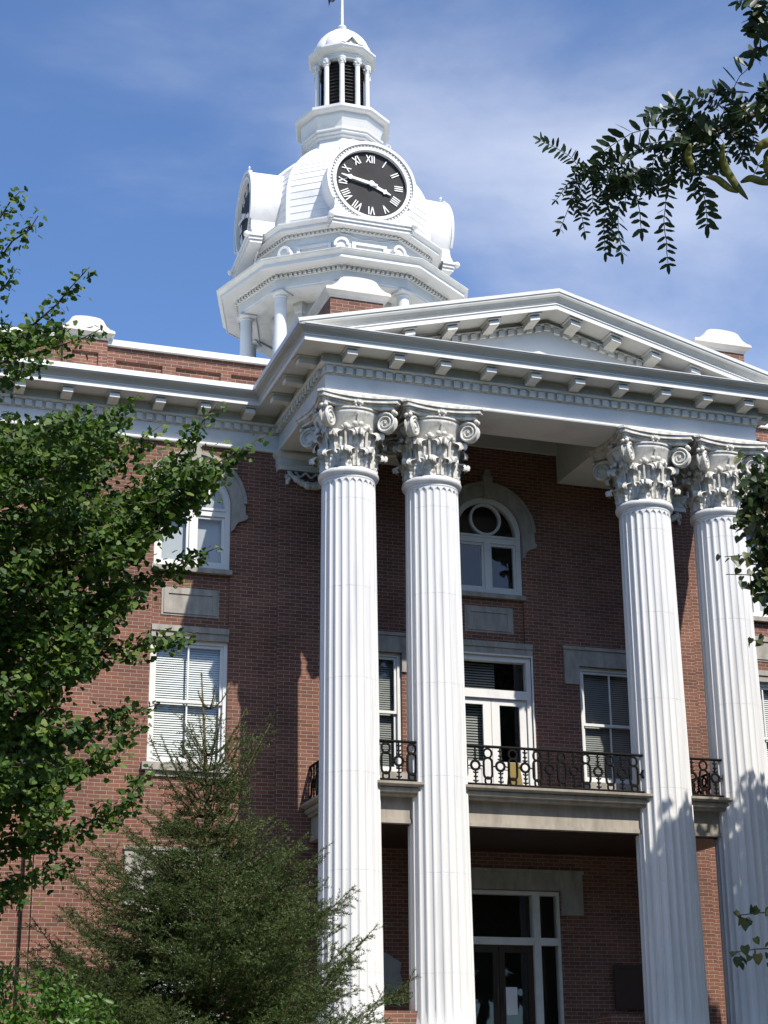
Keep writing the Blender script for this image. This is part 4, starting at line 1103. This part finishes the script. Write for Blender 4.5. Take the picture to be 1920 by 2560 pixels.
while h < 5.0:
    r_ = float(np.interp(h, [0, .3, .45, .9, 1.2, 1.43, 1.67, 1.9, 2.15, 2.6, 3.6, 5], [.10, .20, .19, .36, .45, .55, .70, .88, 1.10, 1.36, 1.78, 2.3])); nb = 5 if h < .6 else 8; a0 = random.uniform(0, 6.28)
    for kx in range(nb):
        a = a0+6.283*kx/nb+random.uniform(-.3, .3); L_ = r_*random.uniform(.60, 1.14)
        z0 = ztop-h; rise = random.uniform(.9, 1.4) if h < 1.5 else random.uniform(.12, .6)
        d0 = np.array([math.cos(a), math.sin(a), 0]); base = np.array([sx, sy, z0])
        pts_ = np.array([base+d0*L_*t+np.array([0, 0, L_*rise*t**1.6-.07*L_*math.sin(t*3.1)]) for t in (0, .25, .5, .75, 1)])
        if pts_[-1][2] < -.9: continue
        sb.tube([tuple(p) for p in pts_], [.011*(L_**.5), .008, .006, .004, .003], 4)
        if h < .5: add_twig(pts_[0], pts_[2]); add_twig(pts_[2], pts_[4]); continue
        for t in np.arange(.15, 1.0, max(.05, .085/max(L_, .3))):
            p_ = sample(pts_, [t*poly_len(pts_)[-1]])[0]
            for sg in (-1, 1):
                if random.random() < .12: continue
                la = a+sg*R(random.uniform(38, 62)); l2 = (.10+.36*L_*(1-t)**.8)*random.uniform(.6, 1.1); l2 = min(l2, .40)
                q_ = p_+np.array([math.cos(la)*l2, math.sin(la)*l2, l2*random.uniform(-.25, .75)])
                add_twig(p_, q_)
                if l2 > .2:
                    for t2 in np.arange(.28, .95, .11/l2*.9):
                        m_ = p_+(q_-p_)*t2
                        for s2 in (-1, 1):
                            l3 = l2*(1-t2)*.6*random.uniform(.6, 1.1)+.05; lb = la+s2*R(random.uniform(35, 60))
                            add_twig(m_, m_+np.array([math.cos(lb)*l3, math.sin(lb)*l3, l3*random.uniform(-.2, .8)]))
        add_twig(pts_[2], pts_[3]); add_twig(pts_[3], pts_[4])
    h += random.uniform(.095, .135) if h > 1.7 else random.uniform(.12, .16) if h > .7 else .46
# a second, side leader on the right
q0 = A(500, 1720, SD-.2); q1 = A(588, 1556, SD-.2)
sb.tube([(sx, sy, float(q0[2])-.3), tuple(q0), tuple(q1)], [.012, .01, .004], 5)
for t in np.linspace(.1, 1, 9):
    m_ = q0+(q1-q0)*t
    for s2 in (-1, 1): add_twig(m_, m_+np.array([s2*.13*(1.2-t), random.uniform(-.1, .1), .14*(1.3-t)+.03]))
add_twig(q0, q1); qb = np.array([sx, sy, float(q0[2])-.35])
for t in np.linspace(.25, 1, 9):
    m_ = qb+(q0-qb)*t
    for s2 in range(3):
        o_ = unit(1)[0]*.24; o_[2] = abs(o_[2])*.8+.08; add_twig(m_, m_+o_); add_twig(m_+o_*.5, m_+o_*.5+np.array([o_[1]*.5, -o_[0]*.5, .07]))
for t in np.linspace(.1, .8, 10):
    m_ = q0+(q1-q0)*t; o_ = unit(1)[0]*.15; o_[2] = abs(o_[2])+.05; add_twig(m_, m_+o_)
sb.build('trunk', 'sprucetwig', sp, True)
T0 = np.array([t[0] for t in twigs]); T1 = np.array([t[1] for t in twigs]); TL = np.linalg.norm(T1-T0, axis=1)
cnt = np.maximum(8, (TL/.0045).astype(int)); idx = np.repeat(np.arange(len(twigs)), cnt); tt = rng.uniform(.02, 1.0, len(idx))
pp_ = T0[idx]+(T1-T0)[idx]*tt[:, None]; ax = ((T1-T0)/np.maximum(TL[:, None], 1e-6))[idx]
rad = unit(len(idx)); rad -= ax*np.sum(rad*ax, 1, keepdims=True); rad /= np.linalg.norm(rad, axis=1, keepdims=True); rad[:, 2] += .25
nd = ax*.75+rad; ln = rng.uniform(.018, .029, len(idx))
nv_ = [(-.10, 0, 0), (.10, 0, 0), (.07, .92, 0), (-.07, .92, 0)]
V1, F1 = scatter(nv_, [(0, 1, 2, 3)], pp_, frames(nd, unit(len(idx))), ln)
# twig cores
q_ = frames(T1-T0, unit(len(T0))); cv = [(-1, 0, 0), (1, 0, 0), (.4, 1, 0), (-.4, 1, 0)]
CV = np.einsum('nij,kj->nki', q_*np.stack([np.full(len(TL), .0018), TL, np.ones(len(TL))], 1)[:, None, :], np.array(cv, float))+T0[:, None, :]
npmesh('needles', V1, F1, 'needle', sp, nv=4)
npmesh('twigs', CV.reshape(-1, 3), np.arange(len(T0)*4).reshape(-1, 4), 'sprucetwig', sp, nv=4)
print('spruce twigs', len(twigs), 'needles', len(idx))

# ---- leafy shrubs low on the left
def blob_leaves(cs, n, tv, tf, size, upb=(0, -.3, .8), shell=.55):
    P = []
    w_ = np.array([c_[3]*c_[4] for c_ in cs]); w_ = w_/w_.sum()
    for c_, q in zip(cs, w_):
        m_ = int(n*q)+1; d_ = unit(m_); r_ = rng.uniform(0, 1, (m_, 1))**shell
        P.append(d_*r_*np.array([c_[3], c_[3], c_[4]])+np.array(c_[:3]))
    P = np.vstack(P); m_ = len(P)
    return scatter(tv, tf, P, frames(unit(m_)+np.array([0, -.1, -.45]), unit(m_)*.8+np.array(upb)), rng.uniform(size*.75, size*1.2, m_))
def shrub(name, u, v, d, label, cs, n, group=None, size=.06):
    c_ = A(u, v, d); o_ = empty(name, (float(c_[0]), float(c_[1]), GZ)); tag(o_, label, 'shrub')
    cs_ = [(c_[0]+a, c_[1]+b_, c_[2]+e_, r1, r2) for a, b_, e_, r1, r2 in cs]
    V_, F_ = blob_leaves(cs_, n, oval_v, oval_f, size); npmesh('crown', V_, F_, 'shrubleaf', o_)
    st = MB()
    for q in cs_:
        st.tube([(float(c_[0]), float(c_[1]), GZ), (float(c_[0]*.6+q[0]*.4), float(q[1]), float(q[2])-.5), (float(q[0]), float(q[1]), float(q[2])+.2)], [.03, .02, .006], 6)
    st.build('stem', 'twig', o_, True); return o_
shrub('leafy_shrub', 66, 2168, 14.6, 'bright green leafy shrub at the foot of the brick wall, left of the spruce',
      [(-.1, 0, -.12, .52, .45), (.38, .1, -.25, .42, .40), (-.55, 0, -.25, .45, .45), (0, 0, -1.0, .8, .6), (.25, -.1, .0, .22, .3), (-.3, 0, .15, .22, .25)], 5200, None, .062)

# ---- broad-leaved tree on the right; its crown shades the two right-hand columns
bx_, by_ = 9.2, -8.6
bt = empty('broadleaf_tree', (bx_, by_, GZ)); tag(bt, 'broad-leaved tree with heart-shaped leaves reaching in from the right edge before the last column', 'tree')
cs = [(8.6, -8.6, 9.0, 2.3, 2.2), (7.6, -8.4, 8.4, 2.0, 2.3), (10.6, -8.6, 8.0, 2.4, 2.6), (8.4, -8.8, 6.0, 2.6, 2.0), (10.4, -7.6, 5.6, 2.2, 1.8), (7.2, -9.0, 5.2, 1.6, 1.3),
      (9.2, -8.4, 10.3, 1.5, 1.0), (5.9, -12.3, 7.4, 2.0, 1.8), (7.6, -11.0, 7.2, 2.0, 2.0), (7.4, -8.3, 10.0, 1.1, 1.1)]  # the forward clumps are added out of view to shade the low sprays
vis = [(4.45, -8.55, 8.55, .48, .42), (4.22, -8.5, 8.35, .24, .40), (4.15, -8.5, 7.98, .34, .26), (4.5, -8.6, 8.0, .6, .7), (4.28, -8.5, 7.55, .26, .26), (4.6, -8.6, 7.2, .55, .45), (4.32, -8.5, 6.98, .30, .20), (4.5, -8.5, 6.85, .40, .28),
       (5.3, -8.6, 7.9, .9, 1.3), (5.2, -8.5, 6.6, .7, .6)]
V1, F1 = blob_leaves(cs, 29000, heart_v, heart_f, .16, (0, -.3, .8), .4)
V2, F2 = blob_leaves(vis, 2300, heart_v, heart_f, .12, (-.1, -.5, .5), .6)
P = []; lt = MB()
def spray(pts_, n, jit, pos_):
    Q = smooth_path(np.array(pts_), 10, .01); L_ = poly_len(Q)[-1]; lt.tube([tuple(q) for q in Q], [.02*(1-i/10)+.004 for i in range(10)], 5)
    pos_.append(sample(Q, rng.uniform(.15*L_, L_, n))+rng.normal(size=(n, 3))*jit)
spray([(6.4, -8.6, 7.5), (5.2, -8.5, 7.4), (4.3, -8.5, 7.42), (3.66, -8.5, 7.36)], 40, .05, P)
spray([(6.4, -8.6, 7.1), (5.2, -8.5, 7.1), (4.3, -8.5, 7.14), (3.66, -8.5, 7.10)], 50, .06, P)
spray([(6.6, -8.6, 6.1), (5.4, -8.5, 6.1), (4.5, -8.5, 6.16), (3.92, -8.5, 6.18)], 40, .05, P)
spray([(6.4, -8.6, 2.6), (5.0, -8.5, 2.55), (4.2, -8.5, 2.48), (3.44, -8.5, 2.40)], 50, .06, P)
spray([(6.4, -8.6, 2.4), (5.0, -8.5, 2.2), (4.1, -8.5, 2.0), (3.26, -8.5, 1.92)], 80, .09, P)
spray([(6.4, -8.6, 8.9), (5.4, -8.5, 9.0), (4.5, -8.5, 8.95), (3.98, -8.5, 8.92)], 44, .07, P)
P = np.vstack(P); n = len(P)
V3, F3 = scatter(heart_v, heart_f, P, frames(unit(n)*.6+np.array([-.2, 0, -.8]), unit(n)*.6+np.array([-.1, -.6, .5])), rng.uniform(.09, .14, n))
npmesh('crown', np.vstack([V1, V2, V3]), np.vstack([F1, F2+len(V1), F3+len(V1)+len(V2)]), 'broadleaf', bt)
lt.tube([(bx_, by_, GZ), (bx_-.05, by_, 1.2), (bx_+.05, by_, 3.4), (bx_-.1, by_, 6.5), (bx_-.3, by_, 9.8)], [.26, .2, .17, .11, .03], 12)
for z0, p_ in ((2.2, (6.4, -8.6, 2.45)), (3.6, (6.6, -8.6, 5.7)), (4.2, (6.4, -8.6, 6.8)), (5.4, (6.4, -8.6, 8.9)), (4.6, (11.6, -8.4, 7.4)), (3.8, (10.8, -7.4, 5.8)), (6.0, (7.4, -8.4, 9.8))):
    lt.tube([(bx_, by_, z0), ((bx_+p_[0])/2, (by_+p_[1])/2, (z0+p_[2])/2+.15), p_], [.09, .06, .022], 7)
lt.build('trunk', 'bark', bt, True)

# ---- honey locust bough close overhead on the right
LD = 4.4
def Bq(x, y, dd=0): return A((1300+x*.3737)/1.15733, y*.3737/1.15733, LD+dd)
lr = A(4600, 1500, 9.0); lroot = (float(lr[0]), float(lr[1]), GZ)
lo = empty('locust_tree', lroot); tag(lo, 'feathery honey locust bough with curved green pods hanging against the sky', 'tree')
tw_ = MB(); Lp = []; Ld = []; Lu = []; Ls = []
def twig(pts_, r0, r1):
    Q = smooth_path(np.array([Bq(*p) for p in pts_]), 14, .002); tw_.tube([tuple(q) for q in Q], [r0+(r1-r0)*i/13 for i in range(14)], 6); return Q
twig([(2500, 480, .5), (1950, 640, .2), (1659, 720, .1), (1450, 830, 0), (1150, 930, 0), (1000, 970, 0), (870, 1000, 0), (700, 1000, 0), (560, 1080, .02), (440, 1170, .02)], .011, .003)
twig([(1700, 560, .1), (1560, 700, .1), (1400, 850, .05), (1200, 1000, .05), (1040, 1080, .03)], .006, .002)
twig([(2300, -260, .3), (1900, -20, .2), (1720, 60, .1), (1659, 140, .1)], .008, .003)
def rachis(pts_, n, size, roll=0.0):
    Q = smooth_path(np.array([Bq(*p) for p in pts_]), 10, .001); L_ = poly_len(Q)[-1]
    tw_.tube([tuple(q) for q in Q], [.0012]*9+[.0007], 4)
    view = -FW*(.75+.2*random.random())+UP*random.uniform(-.3, .6)+RT*random.uniform(-.45, .45)+np.array([0, 0, roll])
    for i in range(n):
        s_ = L_*(.10+.90*i/(n-1)); p_ = sample(Q, [s_])[0]; q2 = sample(Q, [min(L_, s_+.004)])[0]-sample(Q, [s_-.004])[0]; q2 /= np.linalg.norm(q2)
        side = np.cross(view, q2); side /= np.linalg.norm(side)
        for sg in (-1, 1):
            if random.random() < .07: continue
            Lp.append(p_); d_ = q2*random.uniform(.35, .65)+side*sg+rng.normal(size=3)*.17+np.array([0, 0, -.12]); Ld.append(d_); Lu.append(view+rng.normal(size=3)*.36)
            Ls.append(size*random.uniform(.78, 1.12)*(1 if .1 < i/(n-1) < .9 else .8))
    Lp.append(Q[-1]); Ld.append(Q[-1]-Q[-2]); Lu.append(view); Ls.append(size*.9)
S_ = .0285
for pts_, n, sz in [
 ([(430, 1150), (330, 1040), (230, 985), (140, 940)], 12, .85), ([(480, 1150), (370, 1190), (300, 1250), (240, 1340)], 10, .6), ([(430, 1180), (350, 1290), (320, 1420), (268, 1530)], 9, .8),
 ([(440, 1200), (390, 1330), (420, 1450), (430, 1550)], 11, .8), ([(450, 1180), (490, 1280), (480, 1340), (500, 1400)], 9, .7), ([(420, 1180), (370, 1240), (350, 1330), (380, 1400)], 9, .8),
 ([(640, 1100), (600, 1300), (560, 1480), (570, 1690)], 15, .9), ([(620, 1150), (590, 1330), (600, 1480), (600, 1640)], 13, .9), ([(700, 1250), (650, 1400), (660, 1560), (680, 1690)], 9, 1.1),
 ([(780, 1150), (770, 1300), (800, 1400), (810, 1530)], 7, 1.2), ([(1030, 1100), (985, 1280), (960, 1440), (970, 1600), (990, 1765)], 14, 1.0), ([(1180, 1050), (1210, 1200), (1250, 1370), (1252, 1500)], 11, 1.3),
 ([(1020, 880), (880, 850), (740, 890), (560, 1010)], 9, 1.5), ([(1110, 860), (1050, 800), (980, 750), (865, 765)], 10, 1.2), ([(1090, 850), (1060, 760), (1010, 700), (1040, 670)], 8, 1.2),
 ([(1330, 740), (1270, 690), (1210, 655), (1140, 655)], 11, .9), ([(1350, 780), (1420, 590), (1480, 500), (1575, 395)], 7, 1.7), ([(1400, 640), (1390, 600), (1350, 590), (1310, 600)], 4, 1.4),
 ([(1010, 985), (930, 990), (870, 985), (815, 985)], 8, .8), ([(870, 1000), (780, 1010), (700, 1015), (640, 1050)], 6, 1.2), ([(1200, 1000), (1260, 1060), (1300, 1100), (1330, 1140)], 8, .9),
 ([(740, 1130), (720, 1230), (740, 1300), (790, 1340)], 10, .8), ([(800, 1110), (840, 1180), (850, 1230), (830, 1260)], 8, .9), ([(560, 1150), (520, 1230), (540, 1300), (560, 1340)], 9, .8),
 ([(980, 990), (900, 1060), (880, 1100), (890, 1150)], 7, 1.0), ([(1050, 1090), (980, 1130), (930, 1170), (860, 1195)], 9, .9), ([(1100, 1080), (1170, 1180), (1190, 1250), (1160, 1290)], 9, 1.0),
 ([(640, 1030), (560, 1060), (500, 1120), (450, 1170)], 8, .9), ([(760, 1050), (700, 1110), (650, 1180), (640, 1260)], 11, .9), ([(690, 1080), (640, 1120), (560, 1160), (520, 1180)], 8, .8),
 ([(1300, 860), (1200, 800), (1120, 790), (1090, 830)], 8, 1.0), ([(1330, 900), (1290, 960), (1250, 1040), (1290, 1110)], 10, 1.0), ([(1659, 190), (1620, 230), (1590, 290), (1562, 370)], 7, 1.4),
 ([(1659, 60), (1600, 40), (1560, 60), (1545, 150)], 8, 1.1), ([(1650, 30), (1580, 0), (1520, -10), (1460, 10)], 8, 1.0), ([(1680, 0), (1640, 80), (1600, 140), (1590, 220)], 9, 1.3), ([(1690, 120), (1640, 150), (1610, 160), (1570, 180)], 6, 1.3),
 ([(1560, 1180), (1620, 1060), (1640, 1050), (1660, 1160)], 5, 1.2)]:
    rachis(pts_, n, S_*sz*.94)
for _ in range(44):                                       # thick of the bough near the picture edge and beyond
    x0 = random.uniform(1060, 1900); y0 = 930-(x0-1150)*.41+random.uniform(-60, 60); an = R(random.uniform(20, 330)); L_ = random.uniform(110, 230)
    rachis([(x0, y0, random.uniform(-.1, .15)), (x0+L_*.5*math.cos(an), y0-L_*.5*math.sin(an)), (x0+L_*math.cos(an), y0-L_*math.sin(an)+30)], random.randint(8, 12), S_*random.uniform(.65, 1.0))
for _ in range(16):
    x0 = random.uniform(480, 1080); y0 = 1080+random.uniform(-40, 120); an = R(random.uniform(200, 300)); L_ = random.uniform(100, 190)
    rachis([(x0, y0, random.uniform(-.06, .1)), (x0+L_*.5*math.cos(an), y0-L_*.5*math.sin(an)), (x0+L_*math.cos(an), y0-L_*math.sin(an))], random.randint(7, 10), S_*random.uniform(.6, .9))
lf_v = [(0, 0, 0), (-.15, .22, .02), (-.17, .6, .02), (-.06, .95, 0), (.06, .97, 0), (.19, .62, .02), (.16, .2, .02)]
lf_f = [(0, i+1, i) for i in range(1, 6)]
V1, F1 = scatter(lf_v, lf_f, np.array(Lp), frames(np.array(Ld), np.array(Lu)), np.array(Ls)*1.15)
npmesh('leaflets', V1, F1, 'locust', lo)
tw_.tube([lroot, (lroot[0], lroot[1], 1.0), (lroot[0]-.03, lroot[1], 3.2), (lroot[0]+.1, lroot[1]+.1, 5.5)], [.16, .14, .10, .04], 12)
p_ = Bq(2500, 480, .5); tw_.tube([(lroot[0], lroot[1], 2.2), tuple(.5*(p_+np.array([lroot[0], lroot[1], 2.5]))), tuple(p_)], [.06, .03, .0115], 8)
p_ = Bq(2300, -260, .3); tw_.tube([(lroot[0], lroot[1], 2.7), tuple(.5*(p_+np.array([lroot[0], lroot[1], 2.9]))), tuple(p_)], [.05, .025, .0085], 8)
tw_.build('bough', 'twig', lo, True)
def pod(pts_, w, seeds):
    Q = smooth_path(np.array([Bq(p[0], p[1], -.06) for p in pts_]), 22, 0); L_ = poly_len(Q)[-1]; vs = []; fs = []
    for i, q in enumerate(Q):
        t = Q[min(i+1, 21)]-Q[max(i-1, 0)]; t /= np.linalg.norm(t); s_ = np.cross(t, -FW); s_ /= np.linalg.norm(s_); nn = np.cross(s_, t)
        e_ = i/21; ww = w*math.sin(math.pi*min(1, e_*.96+.03))**.6; th = .0028+.0026*abs(math.sin(e_*seeds*math.pi))
        for k_ in range(8): a_ = 2*math.pi*k_/8; vs.append(q+s_*ww*math.cos(a_)+nn*th*math.sin(a_))
    for i in range(21):
        for k_ in range(8): fs.append((i*8+k_, i*8+(k_+1) % 8, (i+1)*8+(k_+1) % 8, (i+1)*8+k_))
    fs += [tuple(range(7, -1, -1)), tuple(range(21*8, 22*8))]
    MB().add(vs, fs).build('seed_pod', 'pod', lo, True)
pod([(1365, 955), (1345, 1030), (1375, 1130), (1430, 1220), (1525, 1335)], .0105, 7)
pod([(1475, 1220, -.03), (1540, 1190, -.03), (1620, 1215, -.03), (1720, 1230, -.03)], .010, 6)
pod([(1245, 1180, .03), (1320, 1195, .03), (1400, 1260, .03), (1460, 1290, .03)], .0095, 6)
pod([(1585, 1040), (1600, 980), (1660, 950), (1760, 930)], .012, 5)
pod([(1140, 960, .02), (1120, 1040, .02), (1150, 1120, .02), (1165, 1160, .02)], .0095, 5)
pod([(1650, 1040, .02), (1640, 1090, .02), (1655, 1150, .02), (1700, 1210, .02)], .008, 5)

# ---- trees added around the viewpoint to block low sky, also mirrored in window glass
def added_tree(x, y, hgt):
    o_ = empty('added_tree', (x, y, GZ))
    cs_ = [(x+rng.uniform(-3.4, 3.4), y+rng.uniform(-3, 3), hgt*f_, rng.uniform(2.6, 3.8), rng.uniform(2, 3.2)) for f_ in (.3, .4, .5, .55, .62, .7, .78, .85, .5, .65)]
    V_, F_ = blob_leaves(cs_, 3000, oval_v, oval_f, .75, (0, 0, .8), .35); npmesh('crown', V_, F_, 'farleaf', o_)
    t_ = MB().tube([(x, y, GZ), (x, y, hgt*.4), (x+.3, y, hgt*.8)], [.4, .28, .08], 10)
    for c_ in cs_[:6]: t_.tube([(x, y, hgt*.3), ((x+c_[0])/2, (y+c_[1])/2, (hgt*.3+c_[2])/2), tuple(float(q) for q in c_[:3])], [.15, .1, .04], 6)
    t_.build('trunk', 'bark', o_, True); return o_
for x, y, hh, lb in ((4, -54, 19, ''), (14, -48, 20, ''), (24, -52, 18, ''), (-7, -50, 18, ''), (34, -46, 19, ''), (45, -42, 18, ''), (-18, -53, 20, ''), (-29, -47, 18, ''), (55, -34, 19, ''), (9, -58, 24, ''), (20, -60, 23, ''), (30, -58, 24, ''), (40, -53, 22, ''), (9, -25, 17, ''), (14, -17, 13, ''), (-17, -18, 14, ''), (24, -12, 13, ''), (-13, -26, 15, ''), (20, -22, 18, ''), (-25, -24, 17, '')):
    o_ = added_tree(x, y, hh); tag(o_, 'full green tree added out of view to block low sky, also mirrored in the courthouse windows', 'tree', 'trees added around the viewpoint')

# ================================================================== LIGHT
SUN = Vector((.186, -.614, .767)).normalized()
sd = bpy.data.lights.new('sun', 'SUN'); sd.energy = 5.0; sd.angle = R(.53); sd.color = (1, .94, .84)
so = bpy.data.objects.new('sun', sd); COL.objects.link(so); so.rotation_euler = SUN.to_track_quat('Z', 'Y').to_euler(); so.location = (10, -40, 40)
wd = bpy.data.worlds.new('World'); scene.world = wd; wd.use_nodes = True; nt = wd.node_tree; N, L = nt.nodes, nt.links
bg = N['Background']; sk = N.new('ShaderNodeTexSky'); sk.sky_type = 'NISHITA'; sk.sun_disc = False
sk.sun_elevation = math.asin(SUN.z); sk.sun_rotation = math.atan2(SUN.x, SUN.y)
sk.air_density = 1.0; sk.dust_density = .3; sk.ozone_density = 3.5
tc = N.new('ShaderNodeTexCoord'); sp_ = N.new('ShaderNodeSeparateXYZ'); L.new(tc.outputs['Generated'], sp_.inputs[0])
mxz = N.new('ShaderNodeMath'); mxz.operation = 'MAXIMUM'; mxz.inputs[1].default_value = .05; L.new(sp_.outputs[2], mxz.inputs[0])
dx = N.new('ShaderNodeMath'); dx.operation = 'DIVIDE'; L.new(sp_.outputs[0], dx.inputs[0]); L.new(mxz.outputs[0], dx.inputs[1])
dy = N.new('ShaderNodeMath'); dy.operation = 'DIVIDE'; L.new(sp_.outputs[1], dy.inputs[0]); L.new(mxz.outputs[0], dy.inputs[1])
cb = N.new('ShaderNodeCombineXYZ'); L.new(dx.outputs[0], cb.inputs[0]); L.new(dy.outputs[0], cb.inputs[1])
mp = N.new('ShaderNodeMapping'); mp.inputs['Location'].default_value = (9.9, 9.1, 0); mp.inputs['Rotation'].default_value = (0, 0, R(-60)); mp.inputs['Scale'].default_value = (.9, 1.0, 1)
L.new(cb.outputs[0], mp.inputs[0])
nz = N.new('ShaderNodeTexNoise'); nz.inputs['Scale'].default_value = 1.5; nz.inputs['Detail'].default_value = 9; nz.inputs['Roughness'].default_value = .56; nz.inputs['Distortion'].default_value = .25
L.new(mp.outputs[0], nz.inputs['Vector'])
# a cloud bank towards the right of the tower
bk = N.new('ShaderNodeVectorMath'); bk.operation = 'DOT_PRODUCT'
bd = A(1330, 520, 1.0)-CAM; bk.inputs[1].default_value = tuple(bd)
L.new(tc.outputs['Generated'], bk.inputs[0])
br = N.new('ShaderNodeMapRange'); br.inputs[1].default_value = .978; br.inputs[2].default_value = 1.0; br.inputs[3].default_value = 0; br.inputs[4].default_value = .22
L.new(bk.outputs['Value'], br.inputs[0])
sm0 = N.new('ShaderNodeMath'); sm0.operation = 'ADD'; L.new(nz.outputs['Fac'], sm0.inputs[0]); L.new(br.outputs[0], sm0.inputs[1])
# unseen bright cloud added high behind the camera to light the facade
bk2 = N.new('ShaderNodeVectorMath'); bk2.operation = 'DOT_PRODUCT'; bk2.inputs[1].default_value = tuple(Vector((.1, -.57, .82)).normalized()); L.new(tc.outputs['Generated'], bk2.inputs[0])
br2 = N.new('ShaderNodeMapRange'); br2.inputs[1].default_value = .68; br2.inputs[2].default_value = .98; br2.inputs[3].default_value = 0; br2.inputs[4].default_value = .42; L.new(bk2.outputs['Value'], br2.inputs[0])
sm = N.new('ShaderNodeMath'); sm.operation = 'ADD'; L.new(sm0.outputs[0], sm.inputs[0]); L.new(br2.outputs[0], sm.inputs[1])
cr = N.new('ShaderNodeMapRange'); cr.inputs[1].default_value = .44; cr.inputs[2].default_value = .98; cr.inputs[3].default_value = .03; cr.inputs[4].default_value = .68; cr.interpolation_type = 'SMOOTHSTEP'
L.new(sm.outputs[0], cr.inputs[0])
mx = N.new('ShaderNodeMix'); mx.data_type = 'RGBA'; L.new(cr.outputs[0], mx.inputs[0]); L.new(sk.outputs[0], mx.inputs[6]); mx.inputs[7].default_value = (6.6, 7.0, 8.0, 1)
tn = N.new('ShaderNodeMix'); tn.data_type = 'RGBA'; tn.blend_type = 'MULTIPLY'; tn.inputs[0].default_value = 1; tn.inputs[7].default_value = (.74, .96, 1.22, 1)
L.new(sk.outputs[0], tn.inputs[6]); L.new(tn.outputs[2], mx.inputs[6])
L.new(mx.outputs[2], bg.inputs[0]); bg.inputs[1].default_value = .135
scene.view_settings.view_transform = 'Standard'; scene.view_settings.look = 'None'; scene.view_settings.gamma = 1; scene.view_settings.exposure = .14
scene.render.engine = 'CYCLES'
scene.cycles.max_bounces = 6; scene.cycles.diffuse_bounces = 1; scene.cycles.transparent_max_bounces = 12
